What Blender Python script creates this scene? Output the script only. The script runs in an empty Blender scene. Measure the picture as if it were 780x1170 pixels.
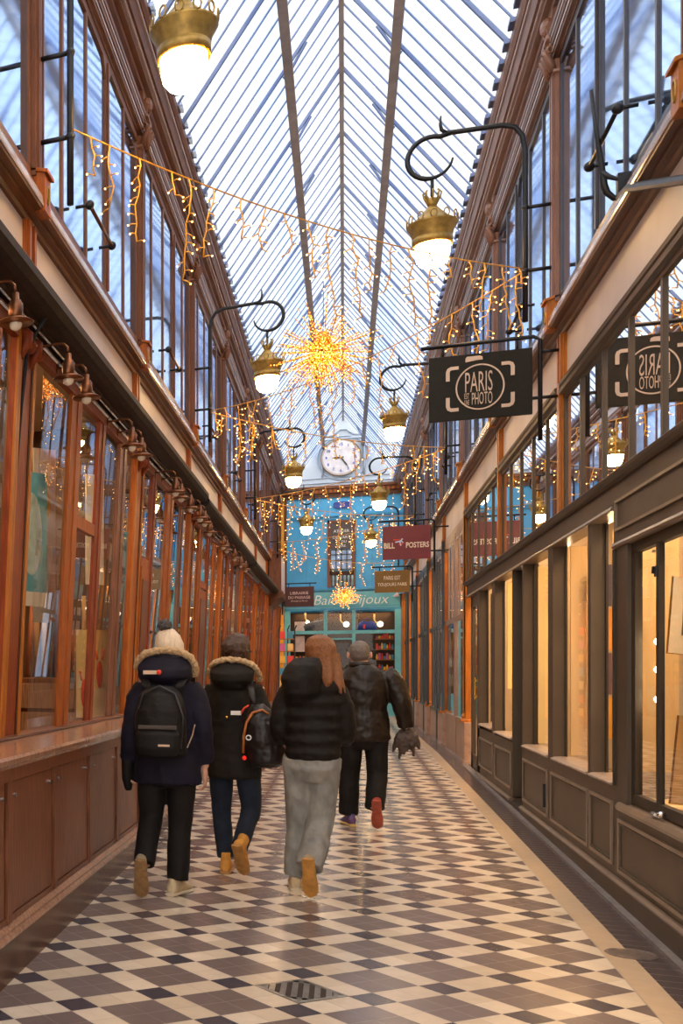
import bpy, bmesh, math, random
from mathutils import Vector, Matrix, Euler
SC = bpy.context.scene
COL = SC.collection
PI = math.pi
R = random.Random(7)
XC = -0.09            # centre line of the arcade
BAY = 3.75
ST = [6.52 + BAY * k for k in range(-2, 8)]     # pilaster stations
YF = 35.3             # end facade
Y0 = -1.0             # where the built part of the arcade starts

def gz(y):            # the paving climbs gently, then runs level
    return 0.0143 * y if y < 19.5 else 0.279

# ------------------------------------------------------------------ materials
MATS = {}
def nn(nt, t, **k):
    n = nt.nodes.new(t)
    for a, b in k.items(): setattr(n, a, b)
    return n
def math_node(nt, op, a, b=None, c=None):
    n = nt.nodes.new('ShaderNodeMath'); n.operation = op
    for i, v in enumerate((a, b, c)):
        if v is None: continue
        if isinstance(v, (int, float)): n.inputs[i].default_value = v
        else: nt.links.new(v, n.inputs[i])
    return n.outputs[0]
def mixc(nt, fac, a, b, blend='MIX'):
    n = nt.nodes.new('ShaderNodeMix'); n.data_type = 'RGBA'; n.blend_type = blend
    for s, v in ((0, fac), (6, a), (7, b)):
        if isinstance(v, (int, float)): n.inputs[s].default_value = v
        elif isinstance(v, tuple): n.inputs[s].default_value = (*v, 1) if len(v) == 3 else v
        else: nt.links.new(v, n.inputs[s])
    return n.outputs[2]
def mat(name, col, rough=.5, metal=0, var=.15, scale=6, stretch=(1, 1, 1), bump=.0, bscale=None, spec=.5, coat=0, col2=None):
    if name in MATS: return MATS[name]
    m = bpy.data.materials.new(name); m.use_nodes = True; nt = m.node_tree
    b = nt.nodes['Principled BSDF']
    b.inputs['Roughness'].default_value = rough; b.inputs['Metallic'].default_value = metal
    b.inputs['Specular IOR Level'].default_value = spec
    if coat: b.inputs['Coat Weight'].default_value = coat; b.inputs['Coat Roughness'].default_value = .12
    tc = nn(nt, 'ShaderNodeTexCoord'); mp = nn(nt, 'ShaderNodeMapping'); mp.inputs['Scale'].default_value = stretch
    nt.links.new(tc.outputs['Object'], mp.inputs[0])
    no = nn(nt, 'ShaderNodeTexNoise'); no.inputs['Scale'].default_value = scale; no.inputs['Detail'].default_value = 6
    nt.links.new(mp.outputs[0], no.inputs[0])
    lo = tuple(c * (1 - var) for c in col); hi = col2 or tuple(min(1, c * (1 + var)) for c in col)
    mr = nn(nt, 'ShaderNodeMapRange'); mr.inputs[1].default_value = .32; mr.inputs[2].default_value = .68
    nt.links.new(no.outputs[0], mr.inputs[0])
    nt.links.new(mixc(nt, mr.outputs[0], lo, hi), b.inputs['Base Color'])
    if bump:
        n2 = no
        if bscale:
            n2 = nn(nt, 'ShaderNodeTexNoise'); n2.inputs['Scale'].default_value = bscale; n2.inputs['Detail'].default_value = 3
            nt.links.new(mp.outputs[0], n2.inputs[0])
        bp = nn(nt, 'ShaderNodeBump'); bp.inputs['Strength'].default_value = bump; bp.inputs['Distance'].default_value = .01
        nt.links.new(n2.outputs[0], bp.inputs['Height']); nt.links.new(bp.outputs[0], b.inputs['Normal'])
    MATS[name] = m; return m
def wood(name, col, rough=.3, var=.3, coat=.03):
    return mat(name, col, rough, 0, var, 7, (9, 9, .8), .12, None, .22, coat)
def emit(name, col, s):
    if name in MATS: return MATS[name]
    m = bpy.data.materials.new(name); m.use_nodes = True; nt = m.node_tree
    b = nt.nodes['Principled BSDF']; b.inputs['Base Color'].default_value = (*col, 1)
    b.inputs['Emission Color'].default_value = (*col, 1); b.inputs['Emission Strength'].default_value = s
    MATS[name] = m; return m
def glass(name, tint=(1, 1, 1), refl=(1, 1, 1), base=.06, power=1.0, rough=.0, milk=0.0, milkcol=(.8, .85, .9)):
    if name in MATS: return MATS[name]
    m = bpy.data.materials.new(name); m.use_nodes = True; nt = m.node_tree
    nt.nodes.remove(nt.nodes['Principled BSDF']); out = nt.nodes['Material Output']
    tr = nn(nt, 'ShaderNodeBsdfTransparent'); tr.inputs[0].default_value = (*tint, 1)
    gl = nn(nt, 'ShaderNodeBsdfGlossy'); gl.inputs[0].default_value = (*refl, 1); gl.inputs['Roughness'].default_value = rough
    fr = nn(nt, 'ShaderNodeFresnel'); fr.inputs[0].default_value = 1.5
    f = math_node(nt, 'MULTIPLY_ADD', fr.outputs[0], power, base); f = math_node(nt, 'MINIMUM', f, .95)
    mx = nn(nt, 'ShaderNodeMixShader'); nt.links.new(f, mx.inputs[0])
    src = tr.outputs[0]
    if milk:
        df = nn(nt, 'ShaderNodeBsdfTranslucent'); df.inputs[0].default_value = (*milkcol, 1)
        tc = nn(nt, 'ShaderNodeTexCoord'); no = nn(nt, 'ShaderNodeTexNoise'); no.inputs['Scale'].default_value = 1.3; no.inputs['Detail'].default_value = 5
        nt.links.new(tc.outputs['Object'], no.inputs[0])
        mf = math_node(nt, 'MULTIPLY_ADD', no.outputs[0], milk * .8, milk * .6)
        m2 = nn(nt, 'ShaderNodeMixShader'); nt.links.new(mf, m2.inputs[0]); nt.links.new(src, m2.inputs[1]); nt.links.new(df.outputs[0], m2.inputs[2]); src = m2.outputs[0]
    nt.links.new(src, mx.inputs[1]); nt.links.new(gl.outputs[0], mx.inputs[2]); nt.links.new(mx.outputs[0], out.inputs[0])
    MATS[name] = m; return m

WOOD_L = wood('varnished_wood', (.34, .085, .010), .42)
WOOD_R = wood('red_varnished_wood', (.22, .040, .010), .42)
WOOD_D = wood('dark_varnished_wood', (.035, .013, .007), .4)
WOOD_P = wood('panel_wood', (.17, .062, .03), .38, .35, .15)
WOOD_S = wood('sill_wood', (.36, .20, .13), .22, .3, .5)
WOOD_U = mat('brown_painted_wood', (.14, .048, .018), .45, 0, .2, 4, (4, 1, 1), .05, None, .3)
WOOD_O = wood('orange_wood', (.40, .13, .016), .4, .2)
UPR = mat('upper_right_paint', (.12, .055, .035), .45, 0, .2, 4, (4, 1, 1), .05)
TAUPE = mat('taupe_paint', (.078, .056, .036), .45, 0, .12, 3, (1, 1, 1), .03, 40, .3)
TAUPE_D = mat('dark_taupe_paint', (.032, .023, .014), .5, 0, .12, 3, spec=.3)
CREAM = mat('frieze_paint', (.55, .47, .43), .5, 0, .12, 1.5, (1, 1, 1), .03, 30)
LAVEN = mat('upper_frieze_paint', (.50, .47, .50), .5, 0, .1, 2)
IRON = mat('wrought_iron', (.010, .010, .012), .45, .1, .2, 20, spec=.35)
BRONZE = mat('bronze_metal', (.34, .21, .045), .45, .5, .3, 18)  # bronze, tinted golder to carry the lamp glow on the hoods
COPPER = mat('aged_copper', (.15, .055, .022), .38, .75, .35, 22)
DARKMETAL = mat('dark_gutter_metal', (.020, .013, .009), .6, 0, .4, 14, spec=.2)
STONE = mat('pink_stone', (.36, .23, .17), .4, 0, .25, 9, (1, 1, 1), .05)
BLACKP = mat('black_paint', (.012, .012, .014), .3, 0, .2, 6)
BLUE = mat('sky_blue_paint', (.065, .38, .70), .55, 0, .1, 2.5)
BLUE_T = mat('turquoise_paint', (.14, .48, .56), .45, 0, .12, 3)
WHITEP = mat('pale_blue_plaster', (.36, .44, .54), .6, 0, .08, 2)
WHITE = mat('white_paint', (.8, .8, .78), .5, 0, .05, 4)
BRASS = mat('brass', (.75, .42, .08), .25, .9, .1, 10)
BLIND = mat('pale_curtain', (.62, .68, .78), .8, 0, .12, 5, (2, 2, .3))
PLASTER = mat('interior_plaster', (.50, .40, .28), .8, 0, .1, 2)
TAN = mat('tan_board', (.74, .54, .28), .6, 0, .12, 3, (4, 4, .5))
YELLOWB = mat('pale_yellow_board', (.85, .66, .30), .6, 0, .06, 3)
PAPER = mat('white_paper', (.78, .75, .68), .7, 0, .05, 4)
GLASS = glass('shop_glass', (.95, .96, .96), (.9, .95, 1), .05, .85)
GLASSU = glass('upper_glass', (.90, .94, 1.0), (.62, .76, 1.0), .22, .8, .05)
GLASST = glass('transom_glass', (.86, .88, .88), (1, 1, 1), .25, 1.2)
ROOFG = glass('roof_glass', (.96, .98, 1.0), (1, 1, 1), .0, .2, .0, .10, (.9, .95, 1))
ROOFG2 = glass('bluish_roof_glass', (.66, .74, .90), (1, 1, 1), .0, .25, .0, .22, (.60, .72, .90))  # bluer, milkier tint for the band just below the purlin
ROOFBAR = mat('roof_bar_paint', (.07, .11, .24), .45, .2, .15, 6)
PURLIN = mat('purlin_paint', (.26, .24, .25), .45, .2, .2, 5)
LAMP = emit('lamp_globe_light', (1.0, .58, .20), 46)
BULB = emit('fairy_bulb_light', (1.0, .50, .14), 6)
STARB = emit('star_bulb_light', (1.0, .27, .015), 2.6)
STARW = emit('star_bright_bulb_light', (1.0, .50, .12), 6)
SPOT = emit('spot_bulb_light', (1.0, .78, .5), 90)
GLOWW = mat('glow_tinted_wire', (.75, .36, .03), .35, .2, .2, 10)  # bulb glow along the wires, put into a yellow base colour
AMBERW = mat('amber_rod', (.50, .20, .012), .4, .2, .2, 10)
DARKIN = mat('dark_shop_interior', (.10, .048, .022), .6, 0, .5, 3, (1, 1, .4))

def floor_mat():
    m = bpy.data.materials.new('lozenge_tile_floor'); m.use_nodes = True; nt = m.node_tree
    b = nt.nodes['Principled BSDF']; L = nt.links.new
    tc = nn(nt, 'ShaderNodeTexCoord'); sx = nn(nt, 'ShaderNodeSeparateXYZ'); L(tc.outputs['Object'], sx.inputs[0])
    X, Y = sx.outputs[0], sx.outputs[1]
    a = .437 / 3; k = math.sqrt(.5) / a
    x1 = math_node(nt, 'ADD', X, 1.116); y1 = math_node(nt, 'SUBTRACT', Y, 4.868)
    s = math_node(nt, 'MULTIPLY_ADD', math_node(nt, 'ADD', x1, y1), k, 300.5)
    t = math_node(nt, 'MULTIPLY_ADD', math_node(nt, 'SUBTRACT', y1, x1), k, 300.5)
    ms = math_node(nt, 'MODULO', s, 3.0); mt = math_node(nt, 'MODULO', t, 3.0)
    ss = math_node(nt, 'LESS_THAN', ms, 1.0); ts = math_node(nt, 'LESS_THAN', mt, 1.0)
    small = math_node(nt, 'MULTIPLY', ss, ts)
    big = math_node(nt, 'MULTIPLY', math_node(nt, 'SUBTRACT', 1.0, ss), math_node(nt, 'SUBTRACT', 1.0, ts))
    # per tile variation
    cb = nn(nt, 'ShaderNodeCombineXYZ'); L(math_node(nt, 'FLOOR', s), cb.inputs[0]); L(math_node(nt, 'FLOOR', t), cb.inputs[1])
    wn = nn(nt, 'ShaderNodeTexWhiteNoise'); L(cb.outputs[0], wn.inputs[0])
    no = nn(nt, 'ShaderNodeTexNoise'); no.inputs['Scale'].default_value = 1.1; no.inputs['Detail'].default_value = 4; L(tc.outputs['Object'], no.inputs[0])
    nf = nn(nt, 'ShaderNodeTexNoise'); nf.inputs['Scale'].default_value = 14; nf.inputs['Detail'].default_value = 5; L(tc.outputs['Object'], nf.inputs[0])
    darkc = mixc(nt, no.outputs[0], (.165, .122, .105), (.22, .185, .19))
    smallc = (.068, .062, .082)
    creamc = mixc(nt, wn.outputs[0], (.66, .56, .43), (.80, .71, .58))
    col = mixc(nt, big, creamc, darkc); col = mixc(nt, small, col, smallc)
    def joint(v, w):
        f = math_node(nt, 'FRACT', v); d = math_node(nt, 'ABSOLUTE', math_node(nt, 'SUBTRACT', f, .5))
        return math_node(nt, 'GREATER_THAN', d, .5 - w)
    j = math_node(nt, 'MAXIMUM', joint(s, .016), joint(t, .016))
    # right-hand border
    e1 = math_node(nt, 'GREATER_THAN', X, 1.25); e2 = math_node(nt, 'GREATER_THAN', X, 1.38); e3 = math_node(nt, 'GREATER_THAN', X, 1.555)
    j1 = joint(math_node(nt, 'MULTIPLY', Y, 3.3), .012); j2 = joint(math_node(nt, 'MULTIPLY', Y, 8.5), .05)
    col = mixc(nt, e1, col, (.60, .47, .33)); j = math_node(nt, 'MAXIMUM', math_node(nt, 'MULTIPLY', j, math_node(nt, 'SUBTRACT', 1.0, e1)), math_node(nt, 'MULTIPLY', e1, j1))
    col = mixc(nt, e2, col, (.095, .075, .075)); j = mixc(nt, e2, j, j2)
    col = mixc(nt, e3, col, (.24, .21, .20))
    dj = math_node(nt, 'ABSOLUTE', math_node(nt, 'SUBTRACT', X, 1.25)); j3 = math_node(nt, 'LESS_THAN', dj, .004)
    j = math_node(nt, 'MAXIMUM', j, j3); j = math_node(nt, 'MULTIPLY', j, math_node(nt, 'SUBTRACT', 1.0, e3))
    col = mixc(nt, math_node(nt, 'MULTIPLY', j, .6), col, (.10, .07, .06))
    col = mixc(nt, math_node(nt, 'MULTIPLY', nf.outputs[0], .28), col, (.25, .18, .13), 'MULTIPLY')
    L(col, b.inputs['Base Color'])
    rg = math_node(nt, 'MULTIPLY_ADD', no.outputs[0], .16, .16); rg = math_node(nt, 'MULTIPLY_ADD', j, .3, rg)
    L(rg, b.inputs['Roughness']); b.inputs['Specular IOR Level'].default_value = .6
    bp = nn(nt, 'ShaderNodeBump'); bp.inputs['Strength'].default_value = .25; bp.inputs['Distance'].default_value = .002; bp.invert = True
    hh = math_node(nt, 'MULTIPLY_ADD', nf.outputs[0], .4, j); L(hh, bp.inputs['Height']); L(bp.outputs[0], b.inputs['Normal'])
    return m
FLOORM = floor_mat()

# ------------------------------------------------------------------ mesh builder
class MB:
    def __init__(s): s.v = []; s.f = []
    def add(s, vs, fs):
        o = len(s.v); s.v += [tuple(v) for v in vs]; s.f += [tuple(i + o for i in f) for f in fs]; return s
    def hexa(s, p): return s.add(p, [(0, 3, 2, 1), (4, 5, 6, 7), (0, 1, 5, 4), (1, 2, 6, 5), (2, 3, 7, 6), (3, 0, 4, 7)])
    def box(s, x0, x1, y0, y1, z0, z1):
        if x0 > x1: x0, x1 = x1, x0
        if y0 > y1: y0, y1 = y1, y0
        if z0 > z1: z0, z1 = z1, z0
        return s.hexa([(x0, y0, z0), (x1, y0, z0), (x1, y1, z0), (x0, y1, z0), (x0, y0, z1), (x1, y0, z1), (x1, y1, z1), (x0, y1, z1)])
    def prism(s, prof, y0, y1, dz0=0, dz1=0):       # prof = closed (x,z) outline
        n = len(prof); ar = sum(prof[i][0] * prof[(i + 1) % n][1] - prof[(i + 1) % n][0] * prof[i][1] for i in range(n))
        if ar < 0: prof = prof[::-1]
        vs = [(x, y0, z + dz0) for x, z in prof] + [(x, y1, z + dz1) for x, z in prof]
        fs = [(i, (i + 1) % n, n + (i + 1) % n, n + i) for i in range(n)] + [tuple(range(n))[::-1], tuple(range(n, 2 * n))]
        return s.add(vs, fs)
    def loft(s, secs, n=12, cap=True, closed=False):   # secs: (centre, U vector, V vector)
        o = len(s.v)
        for c, U, V in secs:
            c, U, V = Vector(c), Vector(U), Vector(V)
            for i in range(n):
                a = 2 * PI * i / n; s.v.append(tuple(c + U * math.cos(a) + V * math.sin(a)))
        m = len(secs)
        for k in range(m if closed else m - 1):
            k2 = (k + 1) % m
            for i in range(n):
                j = (i + 1) % n; s.f.append((o + k * n + i, o + k * n + j, o + k2 * n + j, o + k2 * n + i))
        if cap and not closed:
            s.f.append(tuple(o + i for i in range(n))[::-1]); s.f.append(tuple(o + (m - 1) * n + i for i in range(n)))
        return s
    def tube(s, pts, r, n=8, closed=False):
        pts = [Vector(p) for p in pts]; m = len(pts); secs = []; up = None
        for i, p in enumerate(pts):
            if closed: t = pts[(i + 1) % m] - pts[i - 1]
            else: t = pts[min(i + 1, m - 1)] - pts[max(i - 1, 0)]
            if t.length < 1e-9: t = Vector((0, 0, 1))
            t.normalize()
            if up is None:
                up = Vector((0, 0, 1)) if abs(t.z) < .9 else Vector((1, 0, 0))
            u = up - t * up.dot(t)
            if u.length < 1e-6: u = t.orthogonal()
            u.normalize(); up = u; w = t.cross(u)
            rr = r[i] if isinstance(r, (list, tuple)) else r
            secs.append((p, u * rr, w * rr))
        return s.loft(secs, n, True, closed)
    def lathe(s, c, prof, n=16):                      # prof (r,z) from bottom to top
        return s.loft([((c[0], c[1], c[2] + z), (max(r, 1e-4), 0, 0), (0, max(r, 1e-4), 0)) for r, z in prof], n)
    def ball(s, c, r, n=8, m=6, sz=1, sx=1, sy=1):
        c = Vector(c); secs = []
        for k in range(m + 1):
            a = -PI / 2 + PI * k / m; rr = max(r * math.cos(a), r * .02)
            secs.append((c + Vector((0, 0, r * math.sin(a) * sz)), (rr * sx, 0, 0), (0, rr * sy, 0)))
        return s.loft(secs, n)
    def xform(s, M, start=0):
        for i in range(start, len(s.v)): s.v[i] = tuple(M @ Vector(s.v[i]))
        return s
    def build(s, name, m, parent=None, smooth=False, bevel=0, kind=None, local=False):
        off = Vector((0, 0, 0))
        if parent is not None and not local:
            p = parent
            while p is not None: off += p.location; p = p.parent
        me = bpy.data.meshes.new(name)
        me.from_pydata([tuple(Vector(v) - off) for v in s.v], [], s.f); me.update()
        bm = bmesh.new(); bm.from_mesh(me); bmesh.ops.recalc_face_normals(bm, faces=bm.faces); bm.to_mesh(me); bm.free()
        if smooth: me.shade_smooth()
        if m: me.materials.append(m)
        o = bpy.data.objects.new(name, me); COL.objects.link(o)
        if parent is not None: o.parent = parent
        if bevel:
            b = o.modifiers.new('bevel', 'BEVEL'); b.width = bevel; b.segments = 2; b.limit_method = 'ANGLE'
        if kind: o['kind'] = kind
        return o
def tag(o, label=None, cat=None, group=None, kind=None):
    if label: o['label'] = label
    if cat: o['category'] = cat
    if group: o['group'] = group
    if kind: o['kind'] = kind
    return o
def empty(name, loc, label=None, cat=None, group=None, kind=None, rz=0):
    o = bpy.data.objects.new(name, None); COL.objects.link(o); o.location = loc; o.rotation_euler.z = rz; o.empty_display_size = .1
    return tag(o, label, cat, group, kind)
def kids(o): return [c for c in bpy.data.objects if c.parent == o]
def copy_tree(o, parent=None):
    ks = kids(o); c = o.copy(); COL.objects.link(c); c.parent = parent
    for k in ks: copy_tree(k, c)
    return c
TRIMS = [0]; WINS = [0]; DOORS = [0]
def trim_name(): TRIMS[0] += 1; return 'trim_%d' % TRIMS[0]
def win_name(): WINS[0] += 1; return 'window_%d' % WINS[0]
def door_name(): DOORS[0] += 1; return 'door_%d' % DOORS[0]
def P(side, prof): return [(XC + side * h, z) for h, z in prof]
def HX(side, h): return XC + side * h
def text(parent, body, size, loc, rot, m, sx=1, sy=1, extrude=.002, shear=0, name='lettering', bold=0, align='CENTER', spacing=1):
    cu = bpy.data.curves.new(name, 'FONT'); cu.body = body; cu.size = size; cu.extrude = extrude; cu.align_x = align; cu.align_y = 'CENTER'
    cu.shear = shear; cu.offset = bold; cu.space_character = spacing; cu.resolution_u = 3
    t = bpy.data.objects.new(name, cu); COL.objects.link(t)
    bpy.context.view_layer.update(); dg = bpy.context.evaluated_depsgraph_get()
    me = bpy.data.meshes.new_from_object(t.evaluated_get(dg)); bpy.data.objects.remove(t)
    me.transform(Matrix.Diagonal((sx, sy, 1, 1))); me.materials.clear(); me.materials.append(m)
    o = bpy.data.objects.new(name, me); COL.objects.link(o); o.parent = parent; o.location = loc; o.rotation_euler = rot
    return o
# ================================================================== setting
def structure():
    # floor
    m = MB(); ys = [Y0 - 3, 0, 19.5, YF]
    for a, b in zip(ys, ys[1:]):
        m.add([(-3.7, a, gz(a)), (3.6, a, gz(a)), (3.6, b, gz(b)), (-3.7, b, gz(b)), (-3.7, a, gz(a) - .2), (3.6, a, gz(a) - .2), (3.6, b, gz(b) - .2), (-3.7, b, gz(b) - .2)],
              [(0, 1, 2, 3), (4, 7, 6, 5), (0, 4, 5, 1), (2, 6, 7, 3), (0, 3, 7, 4), (1, 5, 6, 2)])
    m.build('floor', FLOORM, kind='structure')
    for side, nm in ((-1, 'wall_left'), (1, 'wall_right')):
        root = empty(nm, (HX(side, 3.5), Y0 - 3, 0), kind='structure')
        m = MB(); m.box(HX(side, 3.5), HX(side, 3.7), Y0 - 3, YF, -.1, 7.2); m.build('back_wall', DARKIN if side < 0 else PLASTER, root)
        m = MB(); m.box(HX(side, 1.76), HX(side, 3.5), Y0 - 3, YF, 3.95, 4.32); m.build('storey_floor', PLASTER, root)
        m = MB(); m.box(HX(side, 1.70), HX(side, 3.7), Y0 - 3, YF, 7.06, 7.26); m.build('top_slab', PLASTER, root)
        # plastered party walls between the shops
        for k, y in enumerate(ST):
            m = MB(); m.box(HX(side, 1.86), HX(side, 3.5), y - .05, y + .05, gz(y), 3.95)
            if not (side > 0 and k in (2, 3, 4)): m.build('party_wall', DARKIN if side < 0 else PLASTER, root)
            m = MB(); m.box(HX(side, 2.35), HX(side, 3.5), y - .05, y + .05, 4.32, 7.06); m.build('party_wall', PLASTER, root)
        m = MB(); m.box(HX(side, 1.86), HX(side, 3.5), Y0 - 3.1, Y0 - 3, 0, 7.2); m.build('end_wall', PLASTER, root)
        # frieze panels between the lower shopfront and the cornice
        for a, b in zip(ST, ST[1:] + [YF]):
            m = MB(); m.box(HX(side, 1.72), HX(side, 1.78), a, b, 3.70, 4.42)
            m.build('frieze_panel', CREAM, root)
        # cornice running the whole length
        c = empty(trim_name(), (HX(side, 1.7), 0, 4.3), kind='structure')
        um = WOOD_U if side < 0 else UPR
        m = MB(); m.prism(P(side, [(1.80, 4.30), (1.735, 4.30), (1.72, 4.33), (1.70, 4.335), (1.69, 4.36), (1.655, 4.365), (1.65, 4.385), (1.605, 4.385), (1.60, 4.40), (1.80, 4.40)]), Y0 - 3, YF - .05)
        m.build('cornice_soffit', um, c)
        m = MB(); m.prism(P(side, [(1.80, 4.401), (1.595, 4.401), (1.592, 4.415), (1.602, 4.47), (1.622, 4.476), (1.80, 4.476)]), Y0 - 3, YF - .05); m.build('cornice_band', mat('cornice_band_sheen', (.40, .30, .26), .25, 0, .1, 4, coat=.4), c)  # sky highlight on the brown wood, put into a paler base colour
        m = MB(); m.prism(P(side, [(1.80, 4.477), (1.615, 4.477), (1.612, 4.49), (1.625, 4.50), (1.627, 4.52), (1.645, 4.53), (1.647, 4.56), (1.66, 4.585), (1.80, 4.585)]), Y0 - 3, YF - .05); m.build('cornice_cap', WOOD_U if side < 0 else WOOD_U, c)
        # entablature over the upper windows
        c = empty(trim_name(), (HX(side, 1.7), 0, 6.6), kind='structure')
        m = MB(); m.prism(P(side, [(1.80, 6.57), (1.665, 6.57), (1.655, 6.585), (1.63, 6.59), (1.63, 6.62), (1.80, 6.62)]), Y0 - 3, YF - .05); m.build('architrave', um, c)
        m = MB(); m.prism(P(side, [(1.80, 6.621), (1.62, 6.621), (1.618, 6.635), (1.625, 6.655), (1.80, 6.655)]), Y0 - 3, YF - .05)
        m.prism(P(side, [(1.80, 6.690), (1.60, 6.690), (1.598, 6.70), (1.605, 6.722), (1.80, 6.722)]), Y0 - 3, YF - .05); m.build('fillet', mat('cornice_band_sheen', (1, 1, 1)), c)
        m = MB(); m.prism(P(side, [(1.80, 6.656), (1.612, 6.656), (1.608, 6.689), (1.80, 6.689)]), Y0 - 3, YF - .05)
        m.prism(P(side, [(1.80, 6.723), (1.595, 6.723), (1.59, 6.75), (1.61, 6.765), (1.80, 6.765)]), Y0 - 3, YF - .05); m.build('moulding', um, c)
        m = MB(); m.box(HX(side, 1.68), HX(side, 1.74), Y0 - 3, YF - .05, 6.766, 7.04); m.build('upper_frieze', LAVEN, c)
        # gutter cornice
        c = empty(trim_name(), (HX(side, 1.6), 0, 7.05), kind='structure')
        gm = WOOD_U if side < 0 else mat('gutter_right_paint', (.19, .095, .06), .4, 0, .2, 4, (4, 1, 1), .05)
        m = MB(); m.prism(P(side, [(1.80, 6.99), (1.63, 6.99), (1.625, 7.03), (1.58, 7.035), (1.575, 7.06), (1.80, 7.06)]), Y0 - 3, YF - .05); m.build('bed_mould', gm, c)
        m = MB(); m.prism(P(side, [(1.80, 7.061), (1.555, 7.061), (1.55, 7.09), (1.80, 7.09)]), Y0 - 3, YF - .05)
        m.prism(P(side, [(1.80, 7.151), (1.485, 7.151), (1.48, 7.17), (1.80, 7.17)]), Y0 - 3, YF - .05); m.build('fillet', mat('cornice_band_sheen', (1, 1, 1)), c)
        m = MB(); m.prism(P(side, [(1.80, 7.091), (1.53, 7.091), (1.50, 7.15), (1.80, 7.15)]), Y0 - 3, YF - .05)
        m.prism(P(side, [(1.80, 7.171), (1.47, 7.171), (1.445, 7.20), (1.44, 7.262), (1.80, 7.262)]), Y0 - 3, YF - .05); m.build('gutter', gm, c)
        y = 3.0; cl = MB()
        while y < YF: cl.box(HX(side, 1.40), HX(side, 1.46), y, y + .16, 7.25, 7.29); y += .354
        cl.build('roof_clips', ROOFBAR, c)

def roof():
    rc = -.03; E_ = (1.47, 7.25); Pu = (.54, 8.52); Rg = (0, 9.30)
    ya, yb = Y0 - 3, YF
    root = empty('ceiling', (rc, 0, 7.25), kind='structure')
    def rp(s, h): # roof height at offset h
        return 7.25 + (1.47 - h) * (9.30 - 7.25) / 1.47
    for s in (-1, 1):
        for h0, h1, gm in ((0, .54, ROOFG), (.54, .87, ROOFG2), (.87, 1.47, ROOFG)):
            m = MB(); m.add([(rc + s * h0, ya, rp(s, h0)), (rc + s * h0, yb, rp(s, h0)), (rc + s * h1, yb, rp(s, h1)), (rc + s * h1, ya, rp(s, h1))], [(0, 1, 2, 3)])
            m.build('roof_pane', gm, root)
        # thin glazing bars and thicker ribs
        n = int((yb - ya) / .354); thin = MB(); thick = MB()
        for i in range(-60, 80):
            y = 14.85 + i * .354
            if y < ya or y > yb: continue
            big = (i % 5 == 0)
            w, d = (.019, .05) if big else (.0095, .018)
            q = thick if big else thin
            for (ha, hb) in ((0, 1.47),):
                za, zb = rp(s, ha), rp(s, hb)
                q.hexa([(rc + s * ha, y - w, za - d), (rc + s * hb, y - w, zb - d), (rc + s * hb, y + w, zb - d), (rc + s * ha, y + w, za - d),
                        (rc + s * ha, y - w, za + .012), (rc + s * hb, y - w, zb + .012), (rc + s * hb, y + w, zb + .012), (rc + s * ha, y + w, za + .012)])
            if big:   # curved knee at the purlin
                pts = [(rc + s * (.50 - .0 * t), y, 8.40 - .0 * t) for t in (0,)]
                q.tube([(rc + s * .60, y, rp(s, .60) - .09), (rc + s * .53, y, 8.43), (rc + s * .45, y, rp(s, .45) - .10), (rc + s * .36, y, rp(s, .36) - .07)], .018, 6)
        thin.build('glazing_bars', ROOFBAR, root); thick.build('rib', ROOFBAR, root)
        m = MB(); x = rc + s * .54; m.box(x - .034, x + .034, ya, yb - .02, 8.38, 8.50); m.box(x - .05, x + .05, ya, yb - .02, 8.36, 8.385); m.build('purlin', PURLIN, root)
    m = MB(); m.box(rc - .028, rc + .028, ya, yb - .02, 9.16, 9.32); m.build('ridge_beam', PURLIN, root)
    return root

def medallion(side, y, par):
    m = MB(); x = HX(side, 1.675)
    m.tube([(x, y + .075 * math.cos(a), 6.90 + .10 * math.sin(a)) for a in [2 * PI * i / 16 for i in range(16)]], .013, 6, True)
    m.ball((x, y, 6.90), .04, 8, 6); m.build('medallion', BRONZE, par, True)

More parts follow.
